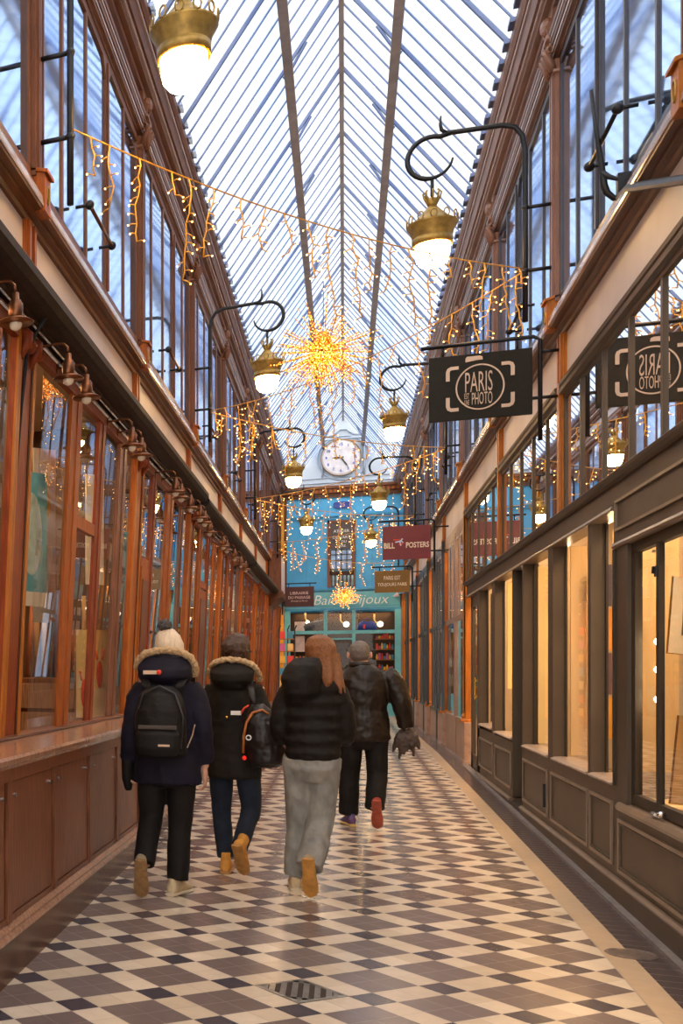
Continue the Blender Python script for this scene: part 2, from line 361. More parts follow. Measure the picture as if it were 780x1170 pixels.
def pilasters():
    for side in (-1, 1):
        for k, y in enumerate(ST):
            um = WOOD_U if side < 0 else mat('pilaster_brown', (.19, .085, .05), .36, 0, .2, 4, (4, 4, 1), .05)
            t = empty(trim_name(), (HX(side, 1.7), y, 4.37), kind='structure')
            m = MB(); m.box(HX(side, 1.64), HX(side, 1.74), y - .085, y + .085, 4.60, 6.56)
            m.box(HX(side, 1.622), HX(side, 1.64), y - .055, y - .035, 4.62, 6.44); m.box(HX(side, 1.622), HX(side, 1.64), y + .035, y + .055, 4.62, 6.44)
            m.box(HX(side, 1.625), HX(side, 1.64), y - .012, y + .012, 4.62, 6.44)
            m.build('shaft', um, t)
            # base block breaking forward over the cornice, with a little pediment and oval
            m = MB(); m.prism(P(side, [(1.585, 4.375), (1.74, 4.375), (1.74, 4.63), (1.60, 4.63), (1.585, 4.60)]), y - .07, y + .07)
            m.prism(P(side, [(1.565, 4.60), (1.74, 4.65), (1.74, 4.67), (1.565, 4.625)]), y - .085, y + .085)
            m.build('base_block', WOOD_L if side < 0 else WOOD_O, t, bevel=.004)
            m = MB(); m.tube([(HX(side, 1.583), y + .03 * math.cos(a), 4.49 + .055 * math.sin(a)) for a in [2 * PI * i / 12 for i in range(12)]], .006, 5, True)
            m.build('oval', BRONZE, t, True)
            # capital: abacus, acanthus leaves, scroll
            m = MB(); m.box(HX(side, 1.575), HX(side, 1.74), y - .12, y + .12, 6.70, 6.745)
            m.box(HX(side, 1.60), HX(side, 1.74), y - .105, y + .105, 6.655, 6.70)
            m.box(HX(side, 1.625), HX(side, 1.74), y - .10, y + .10, 6.44, 6.47)
            for q in (-.07, 0, .07):
                m.tube([(HX(side, 1.63), y + q, 6.47), (HX(side, 1.605), y + q * 1.1, 6.54), (HX(side, 1.575), y + q * 1.2, 6.60), (HX(side, 1.555), y + q * 1.25, 6.63), (HX(side, 1.55), y + q * 1.25, 6.605), (HX(side, 1.565), y + q * 1.25, 6.59)], [.03, .032, .028, .022, .016, .01], 8)
            for q in (-.095, .095):
                m.tube([(HX(side, 1.61 + .035 * math.cos(a) * (1 - a / 12)), y + q, 6.63 + .035 * math.sin(a) * (1 - a / 12)) for a in [i * .6 for i in range(14)]], .012, 6)
            m.build('capital', um, t, True)
            m = MB(); m.prism(P(side, [(1.60, 6.75), (1.74, 6.75), (1.74, 7.03), (1.63, 7.03), (1.62, 6.90), (1.575, 6.84)]), y - .07, y + .07)
            m.ball((HX(side, 1.60), y, 6.86), .055, 8, 6, 1.5); m.build('upper_bracket', um, t)
            medallion(side, y + BAY / 2, t)
            # post crossing the frieze
            m = MB(); lo = 3.66 if side < 0 else 3.93
            m.box(HX(side, 1.695), HX(side, 1.74), y - .10, y + .10, lo, 4.335)
            m.box(HX(side, 1.675), HX(side, 1.70), y - .085, y - .045, lo, 4.33); m.box(HX(side, 1.675), HX(side, 1.70), y + .03, y + .07, lo, 4.33)
            m.build('frieze_post', WOOD_L if side < 0 else WOOD_O, t)

def upper_windows():
    for side in (-1, 1):
        for k, (a, b) in enumerate(zip(ST, ST[1:] + [YF])):
            w = empty(win_name(), (HX(side, 1.69), (a + b) / 2, 4.59), kind='structure')
            um = WOOD_U if side < 0 else mat('window_dark_paint', (.040, .032, .036), .35, 0, .15, 5)
            L_ = b - a
            m = MB(); m.box(HX(side, 1.672), HX(side, 1.72), a + .085, b - .085, 4.585, 4.64); m.box(HX(side, 1.672), HX(side, 1.72), a + .085, b - .085, 6.50, 6.57)
            m.box(HX(side, 1.672), HX(side, 1.69), a + .085, a + .12, 4.64, 6.50); m.box(HX(side, 1.672), HX(side, 1.69), b - .12, b - .085, 4.64, 6.50)
            m.build('window_frame', um, w)
            for i in range(1, 5):
                y = a + L_ * i / 5; t = .042 if i == 3 else .019
                m = MB(); m.box(HX(side, 1.672), HX(side, 1.688), y - t, y + t, 4.64, 6.50)
                if i == 3:
                    m.box(HX(side, 1.655), HX(side, 1.67), y - .012, y + .012, 4.64, 6.50)
                    for sg in (-1, 1):
                        m.add([(HX(side, 1.67), y + sg * .045, 6.50), (HX(side, 1.67), y + sg * .16, 6.50), (HX(side, 1.67), y + sg * .045, 6.36), (HX(side, 1.70), y + sg * .045, 6.50), (HX(side, 1.70), y + sg * .16, 6.50), (HX(side, 1.70), y + sg * .045, 6.36)], [(0, 1, 2), (3, 5, 4), (0, 3, 4, 1), (1, 4, 5, 2), (0, 2, 5, 3)])
                m.build('mullion', um, w)
            m = MB(); m.add([(HX(side, 1.684), a + .1, 4.6), (HX(side, 1.684), b - .1, 4.6), (HX(side, 1.684), b - .1, 6.55), (HX(side, 1.684), a + .1, 6.55)], [(0, 1, 2, 3)]); m.build('window_pane', GLASSU, w)
            # pleated blind behind the glass
            vs = []; n = 60
            for i in range(n + 1):
                y = a + .1 + (b - a - .2) * i / n; x = HX(side, 1.86 + .02 * (i % 2)); vs += [(x, y, 4.4), (x, y, 6.9)]
            m = MB(); m.add(vs, [(2 * i, 2 * i + 2, 2 * i + 3, 2 * i + 1) for i in range(n)]); m.build('blind', BLIND, w)
# ================================================================== left shopfronts
def LH(z, off=0):      # the lower glazing on the left leans in towards the top
    return 1.78 - .12 * (z - 1.17) / 2.5 + off
def lpost(m, y0, y1, z0, z1, o0=-.03, o1=.03):
    a0, a1, b0, b1 = HX(-1, LH(z0, o0)), HX(-1, LH(z0, o1)), HX(-1, LH(z1, o0)), HX(-1, LH(z1, o1))
    return m.hexa([(a1, y0, z0), (a0, y0, z0), (a0, y1, z0), (a1, y1, z0), (b1, y0, z1), (b0, y0, z1), (b0, y1, z1), (b1, y1, z1)])
def lpane(m, y0, y1, z0, z1, off=.0):
    a, b = HX(-1, LH(z0, off)), HX(-1, LH(z1, off))
    return m.add([(a, y0, z0), (a, y1, z0), (b, y1, z1), (b, y0, z1)], [(0, 1, 2, 3)])
def left_shops():
    # ---- wainscot with panelled cupboards, Y -3 .. 12
    w = empty('baseboard_left', (HX(-1, 1.45), 4, 0), kind='structure')
    ya, yb = Y0 - 3, 12.0
    seg = lambda pr: MB().prism(P(-1, pr), ya, yb, gz(ya) * .0, 0)
    m = MB(); f0, f1 = gz(ya), gz(yb)
    X0, X1 = HX(-1, 1.40), HX(-1, 1.70)
    m.hexa([(X1, ya, f0), (X0, ya, f0), (X0, yb, f1), (X1, yb, f1), (X1, ya, .27), (X0, ya, .27), (X0, yb, .29), (X1, yb, .29)])
    m.build('plinth', mat('brown_marble', (.10, .040, .018), .25, 0, .45, 7, (1, 1, 1), .03, None, .3, .0), w)
    m = MB(); m.prism(P(-1, [(1.70, .285), (1.385, .285), (1.385, .30), (1.40, .315), (1.395, .33), (1.41, .345), (1.425, .36), (1.70, .36)]), ya, yb); m.build('base_moulding', WOOD_S, w)
    m = MB(); m.box(HX(-1, 1.43), HX(-1, 1.70), ya, yb, .36, 1.11); m.build('carcass', WOOD_D, w)
    m = MB(); m.box(HX(-1, 1.405), HX(-1, 1.43), ya, yb, 1.055, 1.12); m.box(HX(-1, 1.415), HX(-1, 1.43), ya, yb, .355, .385)
    y = 5.09 - .92 * 8; ks = []
    while y < yb:
        ks.append(y); m.box(HX(-1, 1.405), HX(-1, 1.43), y - .035, y + .035, .36, 1.06); y += .92
    m.build('stiles', WOOD_P, w)
    for y in ks:
        if y + .9 > yb: break
        m = MB(); m.box(HX(-1, 1.418), HX(-1, 1.43), y + .05, y + .86, .39, 1.05); p = m.build('cupboard_door', WOOD_P, w, bevel=.004)
        m = MB(); m.tube([(HX(-1, 1.424), y + .10, .98), (HX(-1, 1.404), y + .10, .98)], .011, 8); m.tube([(HX(-1, 1.424), y + .80, .98), (HX(-1, 1.404), y + .80, .98)], .011, 8); m.build('lock', mat('steel', (.6, .6, .6), .25, 1), p)
    s = empty(trim_name(), (HX(-1, 1.5), 4, 1.12), kind='structure')
    m = MB(); m.prism(P(-1, [(1.84, 1.12), (1.40, 1.12), (1.395, 1.135), (1.375, 1.145), (1.37, 1.17), (1.38, 1.185), (1.60, 1.187), (1.84, 1.19)]), ya, yb); m.build('window_sill', WOOD_S, s)
    m = MB(); m.prism(P(-1, [(1.84, 1.191), (1.72, 1.191), (1.71, 1.21), (1.84, 1.21)]), ya, yb); m.build('sill_upstand', WOOD_P, s)
    m = MB(); m.box(HX(-1, 1.41), HX(-1, 1.44), yb - .02, yb + .10, gz(yb), 1.19); m.box(HX(-1, 1.44), HX(-1, 1.84), yb, yb + .05, gz(yb), 1.18); m.build('end_post', WOOD_L, s)
    # ---- pilasters of the lower left front
    for k, y in enumerate(ST):
        zb = 1.19 if y < 12 else gz(y)
        t = empty(trim_name(), (HX(-1, 1.75), y, zb), kind='structure')
        y -= .27 if k == 2 else .10
        m = MB(); lpost(m, y - .20, y + .20, zb, 3.62, -.020, .02); m.build('pilaster_board', WOOD_R if k == 2 else WOOD_L, t)
        m = MB()
        for a, b_ in ((-.20, -.15), (.15, .20)): lpost(m, y + a, y + b_, zb, 3.62, -.032, -.019)
        lpost(m, y - .13, y - .10, zb, 3.62, -.028, -.019); m.build('bead', WOOD_O, t)
        m = MB()
        for a, b_ in ((-.15, -.13), (.12, .15)): lpost(m, y + a, y + b_, zb, 3.62, -.024, -.019)
        m.build('groove_board', WOOD_D, t)
        # carved console under the fascia
        m = MB()
        for q in (-.11, .11):
            m.tube([(HX(-1, 1.65), y + q, 3.62), (HX(-1, 1.61), y + q, 3.585), (HX(-1, 1.615), y + q, 3.53), (HX(-1, 1.64), y + q, 3.49), (HX(-1, 1.65), y + q, 3.45)], [.035, .04, .036, .025, .012], 8)
        m.ball((HX(-1, 1.625), y, 3.55), .045, 10, 8); m.build('console', WOOD_R, t, True)
    # ---- per-bay glazing
    lay = {0: [(7.46, 7.74, WOOD_L), (8.38, 8.58, WOOD_R), (9.25, 9.50, WOOD_P)],
           1: [(10.93, 11.12, WOOD_R), (11.95, 12.35, WOOD_L), (13.0, 13.15, WOOD_P)],
           2: [(14.75, 15.05, WOOD_L), (15.75, 15.95, WOOD_R), (16.5, 16.75, WOOD_L)],
           3: [(18.5, 18.8, WOOD_L), (19.4, 19.55, WOOD_R), (20.4, 20.7, WOOD_P)]}
    for k in range(len(ST)):
        a = ST[k]; b = ST[k + 1] if k + 1 < len(ST) else YF
        kk = k - 2
        zb = 1.21 if b < 13 else (.75)
        w = empty(win_name(), (HX(-1, 1.75), (a + b) / 2, zb), kind='structure')
        posts = lay.get(kk, [(a + 1.0, a + 1.12, WOOD_L), (a + 1.9, a + 2.05, WOOD_R), (a + 2.85, a + 2.97, WOOD_L)])
        zt = 3.60 if kk < 2 else 3.54
        for y0, y1, wm in posts:
            m = MB(); zz = 1.21 if y1 < 12 else gz(y1) + .05
            lpost(m, y0, y1, zz, zt, -.018, .006); lpost(m, y0 + (y1 - y0) * .55, y1, zz, zt, -.026, -.018); m.build('window_post', wm, w)
        m = MB(); lpost(m, a + .08, b - .3, zt - .04, zt + .05, -.03, .01); m.build('window_head', WOOD_R, w)
        m = MB(); lpane(m, a + .2, b - .2, zb, zt); m.build('window_pane', GLASS, w)
        if a >= 9:
            y1 = b
            m = MB(); lpost(m, max(a + .2, 12.1), b - .2, gz(a), .75, -.03, .03); m.build('stall_riser', WOOD_P, w)
        # transom rails
        tr = {0: [(7.74, 8.38, 2.66)], 1: [(10.5, 10.95, 2.62)], 2: [(15.05, 15.75, 2.75)]}.get(kk, [(posts[0][1], posts[1][0], 2.6)])
        for y0, y1, z in tr:
            m = MB(); lpost(m, y0, y1, z, z + .09, -.016, .03); m.build('transom_rail', WOOD_L, w)
    # panelled wooden doors set in the front
    for y0, y1, zt in ((10.52, 10.93, 2.62), (15.10, 15.72, 2.72), (18.85, 19.4, 2.6)):
        d = empty(door_name(), (HX(-1, 1.75), y0, gz(y0)), kind='structure'); zb = 1.19 if y1 < 12 else gz(y0)
        m = MB(); lpost(m, y0, y1, zb, zt, -.02, .02); m.build('door_leaf', WOOD_L, d)
        m = MB(); lpost(m, y0 + .06, y1 - .06, zb + .1, zt - .12, -.03, -.02); m.build('door_panel', WOOD_P, d, bevel=.006)
    # ---- fascia, awning box and rails under the frieze
    for (ya, yb, z, tag_) in ((Y0 - 3, 13.7, 3.66, 0), (13.75, 21.4, 3.60, 1), (21.6, YF - .3, 3.56, 2)):
        c = empty(trim_name(), (HX(-1, 1.6), ya, z), kind='structure')
        m = MB(); m.box(HX(-1, 1.66), HX(-1, 1.74), ya, yb, z - .035, z + .05); m.build('fascia', WOOD_R, c)
        pr = [(1.70, z + .05), (1.66, z + .02)] + [(1.49 + .075 * math.cos(t), z + .10 + .075 * math.sin(t)) for t in [PI * 1.5, PI * 1.3, PI * 1.1, PI * .9, PI * .7, PI * .5]][::1] + [(1.70, z + .19)]
        m = MB(); m.prism(P(-1, pr), ya, yb); m.build('awning_box', DARKMETAL, c)
        m = MB(); m.box(HX(-1, 1.56), HX(-1, 1.66), ya, yb, z + .008, z + .024); m.build('box_underside', WOOD_D, c)
        m = MB(); m.tube([(HX(-1, 1.47), ya, z + .175), (HX(-1, 1.47), yb, z + .175)], .014, 6)
        m.build('rim', mat('aged_rim', (.20, .13, .08), .35, .5), c)
        m = MB(); m.tube([(HX(-1, 1.62), ya, z - .03), (HX(-1, 1.62), yb, z - .03)], .014, 6); m.tube([(HX(-1, 1.585), ya, z - .005), (HX(-1, 1.585), yb, z - .005)], .010, 6); m.build('rail', mat('steel', (.6, .6, .6), .25, 1), c)

def gooseneck():
    t = empty('wall_lamp', (HX(-1, 1.66), 0, 3.60), 'x', 'lamp', 'small copper gooseneck lamps under the left awning box')
    X = HX(-1, 1.66)
    m = MB(); m.tube([(X, 0, 3.60), (X + .03, 0, 3.60)], .035, 10); m.build('wall_plate', COPPER, t, True)
    m = MB(); m.tube([(X, 0, 3.60), (X + .07, 0, 3.605), (X + .15, 0, 3.61), (X + .19, 0, 3.605), (X + .215, 0, 3.58), (X + .22, 0, 3.54)], .0085, 8); m.build('arm', COPPER, t, True)
    m = MB(); m.lathe((X + .22, 0, 3.40), [(.035, .0), (.038, .03), (.038, .085), (.030, .09), (.030, .10), (.02, .105), (.018, .14)], 14); m.build('socket', COPPER, t, True)
    m = MB(); m.lathe((X + .22, 0, 3.385), [(.092, 0), (.094, .004), (.07, .018), (.036, .028), (.036, .024), (.068, .012), (.088, -.002)], 18); m.build('shade', COPPER, t, True)
    m = MB(); m.ball((X + .22, 0, 3.38), .034, 12, 8); m.build('bulb', mat('unlit_bulb_glass', (.75, .68, .58), .15, 0, .05), t, True)
    return t
def goosenecks():
    ys = [5.30, 6.45, 6.95, 8.60, 9.02, 11.0, 11.4, 12.15, 13.0, 13.45, 13.95, 15.6, 16.1, 17.3, 18.4, 19.3]
    desc = ['nearest to the viewer, hanging over the first pilaster', 'left one of the first close pair, above the tall shop window', 'right one of the first close pair, bulb facing the window',
            'left one of the second close pair', 'right one of the second close pair']
    p = gooseneck()
    for i, y in enumerate(ys):
        o = p if i == 0 else copy_tree(p)
        o.location = (HX(-1, 1.66), y, 3.60 if y < 13.8 else 3.545)
        if i < 5: tag(o, 'copper gooseneck lamp ' + desc[i])
        else: tag(o, '%s gooseneck lamp past the second close pair on the left' % ['first', 'second', 'third', 'fourth', 'fifth', 'sixth', 'seventh', 'eighth', 'ninth', 'tenth', 'eleventh'][i - 5])

def left_displays():
    # things standing in the left-hand windows
    def board(name, label, cat, x, y0, y1, z0, z1, m_, parts=None, rot=0, thick=.012):
        t = empty(name, (x, (y0 + y1) / 2, z0), label, cat)
        m = MB(); m.box(-thick / 2, thick / 2, -(y1 - y0) / 2, (y1 - y0) / 2, 0, z1 - z0); m.build('sheet', m_, t, local=True); t.rotation_euler.z = rot
        return t
    def upright(name, label, cat, p0, p1, z0, z1, m_, th=.012):     # sheet standing between two plan points
        (xa, ya), (xb, yb) = p0, p1; t = empty(name, ((xa + xb) / 2, (ya + yb) / 2, z0), label, cat, rz=math.atan2(yb - ya, xb - xa))
        w = math.hypot(xb - xa, yb - ya); m = MB(); m.box(-w / 2, w / 2, -th / 2, th / 2, 0, z1 - z0); m.build('sheet', m_, t, local=True); return t, w
    BP = mat('blue_print', (.10, .42, .55), .6, 0, .35, 5)
    t, w = upright('poster', 'large pale blue vintage poster hanging in the nearest left window', 'poster', (-2.04, 7.02), (-1.90, 7.36), 2.05, 2.98, BP)
    m = MB(); m.box(-w / 2, w / 2, -.012, -.007, 0, .10); m.build('caption_strip', PAPER, t, local=True)
    m = MB(); m.ball((0, -.008, .5), .12, 16, 10, 2.4, 1, .05); m.build('oval_motif', mat('poster_grey', (.45, .62, .62), .6, 0, .3, 9), t, True, local=True)
    t, w = upright('poster', 'narrow white and yellow poster beside the blue one in the left window', 'poster', (-2.02, 7.45), (-1.90, 7.60), 1.95, 3.2, PAPER)
    m = MB(); m.ball((0, -.01, .85), .05, 10, 8, 2, 1, .05); m.build('yellow_motif', mat('yellow_ink', (.8, .5, .04), .6), t, True, local=True)
    t, w = upright('framed_print', 'framed cream print with two red lobsters low in the left window', 'picture', (-2.10, 9.10), (-1.88, 9.42), 1.20, 1.96, YELLOWB)
    for q in (-.10, .08):
        m = MB(); m.ball((q, -.01, .30 + q * .9), .036, 10, 8, 3.4, 1, .12); m.tube([(q - .03, -.01, .42 + q), (q - .05, -.01, .50 + q)], .010, 6); m.tube([(q + .03, -.01, .42 + q), (q + .045, -.01, .51 + q)], .010, 6)
        m.build('red_lobster', mat('red_ink', (.75, .05, .02), .6), t, True, local=True)
    m = MB(); m.tube([(-w / 2, 0, 0), (w / 2, 0, 0), (w / 2, 0, .76), (-w / 2, 0, .76)], .012, 4, True); m.build('frame', WOOD_S, t, local=True)
    t, w = upright('paper_scroll', 'tapering white paper scroll hanging high in the left window', 'paper', (-2.02, 9.15), (-1.90, 9.30), 2.35, 3.3, PAPER)
    t, w = upright('poster', 'turquoise poster glimpsed through the second left window', 'poster', (-2.15, 11.6), (-1.9, 11.85), 1.9, 3.1, mat('turquoise_print', (.06, .33, .42), .6, 0, .3, 5))
    t, w = upright('net_curtain', 'pale net curtain behind the window past the bobble hat', 'curtain', (-2.2, 12.7), (-1.9, 12.95), 1.0, 3.2, BLIND)
    # map chest with drawers at the back of the first shop, facing the entrance side
    t = empty('map_chest', (-2.62, 9.80, .12), 'old wooden map chest with drawers inside the nearest left shop', 'cabinet')
    m = MB(); m.box(-.52, .55, -.22, .22, 0, 1.42); m.build('body', WOOD_P, t, local=True, bevel=.01)
    for i in range(5):
        m = MB(); m.box(-.48, .51, -.24, -.22, .08 + i * .265, .31 + i * .265); d = m.build('drawer', WOOD_S, t, local=True, bevel=.005)
        m = MB(); m.ball((-.25, -.255, .2 + i * .265), .02, 8, 6); m.build('knob', BRASS, d, True, local=True); m = MB(); m.ball((.28, -.255, .2 + i * .265), .02, 8, 6); m.build('knob', BRASS, d, True, local=True)
    rr = random.Random(3)
    for i in range(12):
        x = -3.05 + i * .085; z = 1.545
        tt = MB(); tt.tube([(x, 9.62 + rr.uniform(0, .3), z), (x + rr.uniform(-.03, .03), 9.9, z + rr.uniform(.35, 1.0))], rr.uniform(.015, .035), 10)
        o = tt.build('poster_roll', mat('roll_%d' % (i % 5), [(.5, .3, .12), (.65, .55, .4), (.1, .12, .3), (.55, .25, .05), (.3, .1, .05)][i % 5], .6), None, True)
        tag(o, 'rolled print standing on the map chest in the nearest left shop', 'rolled poster', 'rolled prints on the map chest')
    for j, (y, xa, xb, col) in enumerate(((13.85, -2.0, -1.88, (.06, .3, .42)), (17.5, -2.05, -1.88, (.10, .35, .5)), (21.2, -2.0, -1.88, (.6, .4, .2)), (16.1, -2.0, -1.88, (.5, .3, .1)))):
        t, w = upright('poster', ('blue', 'paler blue', 'tan', 'brown')[j] + ' poster hanging square to the glass in the %s left shop' % ('second', 'third', 'fourth', 'third')[j], 'poster', (xa, y), (xb, y), 1.6, 3.2, mat('far_print_%d' % j, col, .6, 0, .4, 7))
# ================================================================== right shopfronts
def rbox(m, h0, h1, y0, y1, z0, z1): return m.box(HX(1, h0), HX(1, h1), y0, y1, z0, z1)
def fr(m, h0, h1, y0, y1, z0, z1, t):          # rectangular moulding on the wall face
    rbox(m, h0, h1, y0, y1, z0, z0 + t); rbox(m, h0, h1, y0, y1, z1 - t, z1)
    rbox(m, h0, h1, y0, y0 + t, z0 + t, z1 - t); rbox(m, h0, h1, y1 - t, y1, z0 + t, z1 - t); return m
HR = 1.69
def right_near():
    # the taupe shop, stations 0..3 (Y .. 17.77)
    yA, yB = Y0 - 3, 17.55
    w = empty('baseboard_right', (HX(1, HR), 6, 0), kind='structure')
    def strip(h0, h1, z0f, z1f, mt, nm, par=w, ya=yA, yb=yB):
        m = MB(); a, b, = HX(1, h0), HX(1, h1)
        m.hexa([(a, ya, z0f(ya)), (b, ya, z0f(ya)), (b, yb, z0f(yb)), (a, yb, z0f(yb)), (a, ya, z1f(ya)), (b, ya, z1f(ya)), (b, yb, z1f(yb)), (a, yb, z1f(yb))]); return m.build(nm, mt, par)
    # skirting in two runs leaving the doorway recess 12.3-13.0
    for ya, yb in ((yA, 12.28), (13.0, 16.2)):
        strip(1.665, 1.80, gz, lambda y: .245, TAUPE, 'skirting', w, ya, yb)
        m = MB(); m.prism(P(1, [(1.80, .245), (1.66, .245), (1.655, .26), (1.67, .275), (1.80, .275)]), ya, yb); m.build('skirting_cap', mat('worn_taupe_edge', (.20, .145, .10), .35), w)
        if ya < 8: strip(HR, 1.80, lambda y: .27, lambda y: .73, TAUPE, 'stall_riser', w, ya, 8.385); strip(HR, 1.80, lambda y: .27, lambda y: .86, TAUPE, 'stall_riser', w, 8.385, yb)
        else: strip(HR, 1.80, lambda y: .27, lambda y: .86, TAUPE, 'stall_riser', w, ya, yb)
    strip(1.62, 1.70, gz, lambda y: gz(y) + .02, mat('grey_kerb', (.2, .18, .17), .4, 0, .3, 12), 'kerb')
    strip(1.67, 1.85, gz, lambda y: gz(y) + .06, TAUPE_D, 'door_step', w, 12.28, 13.0)
    # raised mouldings on the stall riser
    for y0, y1, z0, z1 in ((5.0, 8.22, .315, .66), (8.40, 9.08, .335, .75), (9.16, 10.66, .335, .75), (10.85, 12.22, .335, .75), (13.05, 14.35, .36, .75), (14.55, 15.95, .38, .75)):
        m = MB(); fr(m, HR - .014, HR, y0, y1, z0, z1, .022); p = m.build('panel_moulding', mat('worn_taupe_edge', (1, 1, 1)), w)
        m = MB(); fr(m, HR - .008, HR, y0 + .03, y1 - .03, z0 + .03, z1 - .03, .012); m.build('inner_moulding', TAUPE, p)
    m = MB(); rbox(m, HR - .03, HR, 10.9, 10.94, .42, .62); m.build('letter_slot', IRON, w)
    # lower openings: (far, near, sill z, head z)
    ops = [(8.39, 9.10, .875, 2.66), (9.20, 10.62, .875, 2.66), (10.85, 12.26, .875, 2.66), (13.02, 14.42, .90, 2.66), (14.68, 15.98, .92, 2.66)]
    wl = empty('trim', (HX(1, HR), 8, .86), kind='structure'); wl.name = trim_name()
    # posts between the openings
    for y0, y1, z0, z1 in ((8.02, 8.385, .731, 2.40), (9.10, 9.20, .86, 2.69), (10.62, 10.85, .86, 2.69), (12.26, 12.32, .3, 2.69), (12.96, 13.02, .3, 2.69), (14.42, 14.68, .86, 2.69), (15.98, 16.25, gz(16), 2.69)):
        m = MB(); rbox(m, HR, 1.776 if y0 > 8.1 else 1.735, y0, y1, z0, z1); m.build('front_post', TAUPE, wl)
    m = MB(); rbox(m, HR - .012, HR + .0, 8.32, 8.36, .86, 2.39); m.build('corner_bead', TAUPE_D, wl)
    m = MB(); rbox(m, HR, 1.82, 8.39, 17.55, 2.66, 2.84); rbox(m, HR, 1.82, yA, 8.39, 2.40, 2.84); m.build('fascia', TAUPE, wl)
    m = MB(); fr(m, HR - .014, HR, 4.9, 8.30, 2.50, 2.70, .018); m.build('fascia_moulding', mat('worn_taupe_edge', (1, 1, 1)), wl)
    m = MB(); m.prism(P(1, [(1.80, 2.395), (1.675, 2.395), (1.67, 2.41), (1.68, 2.43), (1.80, 2.43)]), yA, 8.36)
    m.prism(P(1, [(1.80, 2.65), (1.678, 2.65), (1.675, 2.66), (1.682, 2.68), (1.80, 2.68)]), 8.40, 17.55); m.build('head_bead', mat('worn_taupe_edge', (1, 1, 1)), wl)
    m = MB(); m.prism(P(1, [(1.82, 2.815), (1.675, 2.815), (1.665, 2.83), (1.64, 2.84), (1.635, 2.86), (1.65, 2.875), (1.68, 2.88), (1.82, 2.885)]), yA, 17.55); m.build('transom_ledge', TAUPE, wl)
    for i, (y0, y1, zs, zh) in enumerate(ops):
        o = empty(win_name(), (HX(1, HR), (y0 + y1) / 2, zs), kind='structure')
        m = MB(); m.prism(P(1, [(1.83, zs - .02), (1.675, zs - .02), (1.67, zs - .005), (1.70, zs + .006), (1.83, zs + .01)]), y0, y1); m.build('window_sill', mat('worn_sill', (.32, .25, .20), .3, 0, .3, 12), o)
        m = MB(); rbox(m, 1.775, 1.79, y0, y0 + .03, zs, zh); rbox(m, 1.775, 1.79, y1 - .03, y1, zs, zh); m.build('window_frame', TAUPE_D, o)
        m = MB(); x = HX(1, 1.782); m.add([(x, y0, zs), (x, y1, zs), (x, y1, zh), (x, y0, zh)], [(0, 1, 2, 3)]); m.build('window_pane', glass('clear_glass', (.97, .97, .97), (1, 1, 1), .0, .3), o)
    # door leaf in the recess and the far door with brass handle
    d = empty(door_name(), (HX(1, 1.79), 12.3, gz(12.3)), kind='structure')
    m = MB(); rbox(m, 1.79, 1.83, 12.32, 12.96, .24, 2.66); m.build('door_leaf', TAUPE_D, d)
    m = MB(); m.ball((HX(1, 1.775), 12.4, 1.25), .018, 8, 6); m.build('door_knob', BRASS, d, True)
    d = empty(door_name(), (HX(1, 1.72), 16.25, gz(16)), kind='structure')
    m = MB(); rbox(m, 1.72, 1.76, 16.25, 16.38, gz(16), 2.66); rbox(m, 1.72, 1.76, 17.1, 17.3, gz(17), 2.66); rbox(m, 1.72, 1.76, 16.25, 17.3, gz(17), .45); rbox(m, 1.72, 1.76, 16.25, 17.3, 2.5, 2.66); m.build('door_leaf', TAUPE, d)
    m = MB(); x = HX(1, 1.74); m.add([(x, 16.38, .45), (x, 17.1, .45), (x, 17.1, 2.5), (x, 16.38, 2.5)], [(0, 1, 2, 3)]); m.build('door_glass', GLASS, d)
    m = MB(); m.box(HX(1, 1.66), HX(1, 1.675), 16.27, 16.33, 1.22, 1.52); m.box(HX(1, 1.675), HX(1, 1.72), 16.29, 16.31, 1.25, 1.28); m.box(HX(1, 1.675), HX(1, 1.72), 16.29, 16.31, 1.46, 1.49); m.build('door_handle', BRASS, d, bevel=.003)
    # big display window
    o = empty(win_name(), (HX(1, HR), 6.5, .77), kind='structure')
    m = MB(); m.prism(P(1, [(1.83, .72), (1.665, .72), (1.66, .74), (1.675, .765), (1.83, .78)]), yA, 8.2); m.build('window_sill', mat('worn_taupe_edge', (1, 1, 1)), o)
    m = MB(); rbox(m, 1.712, 1.75, yA, 8.02, .78, .845); rbox(m, 1.712, 1.75, yA, 8.02, 2.33, 2.40); rbox(m, 1.712, 1.75, 7.93, 8.02, .84, 2.34); m.build('window_frame', TAUPE_D, o)
    for y in (7.42, 6.0, 4.7): m = MB(); rbox(m, 1.712, 1.74, y - .03, y + .03, .84, 2.34); m.build('mullion', TAUPE_D, o)
    m = MB(); x = HX(1, 1.728); m.add([(x, yA, .82), (x, 8.0, .82), (x, 8.0, 2.35), (x, yA, 2.35)], [(0, 1, 2, 3)]); m.build('window_pane', GLASS, o)
    m = MB(); m.tube([(HX(1, 1.70), 7.44, 2.16), (HX(1, 1.70), 7.43, 2.20)], .012, 8); m.box(HX(1, 1.70), HX(1, 1.715), 7.41, 7.44, 2.14, 2.20); m.build('catch', IRON, o)
    m = MB(); m.tube([(HX(1, 1.69), 7.42, .79), (HX(1, 1.68), 7.30, .795)], .012, 8); m.ball((HX(1, 1.69), 7.24, .80), .022, 8, 6); m.build('sill_bolt', mat('steel', (.6, .6, .6), .25, 1), o)
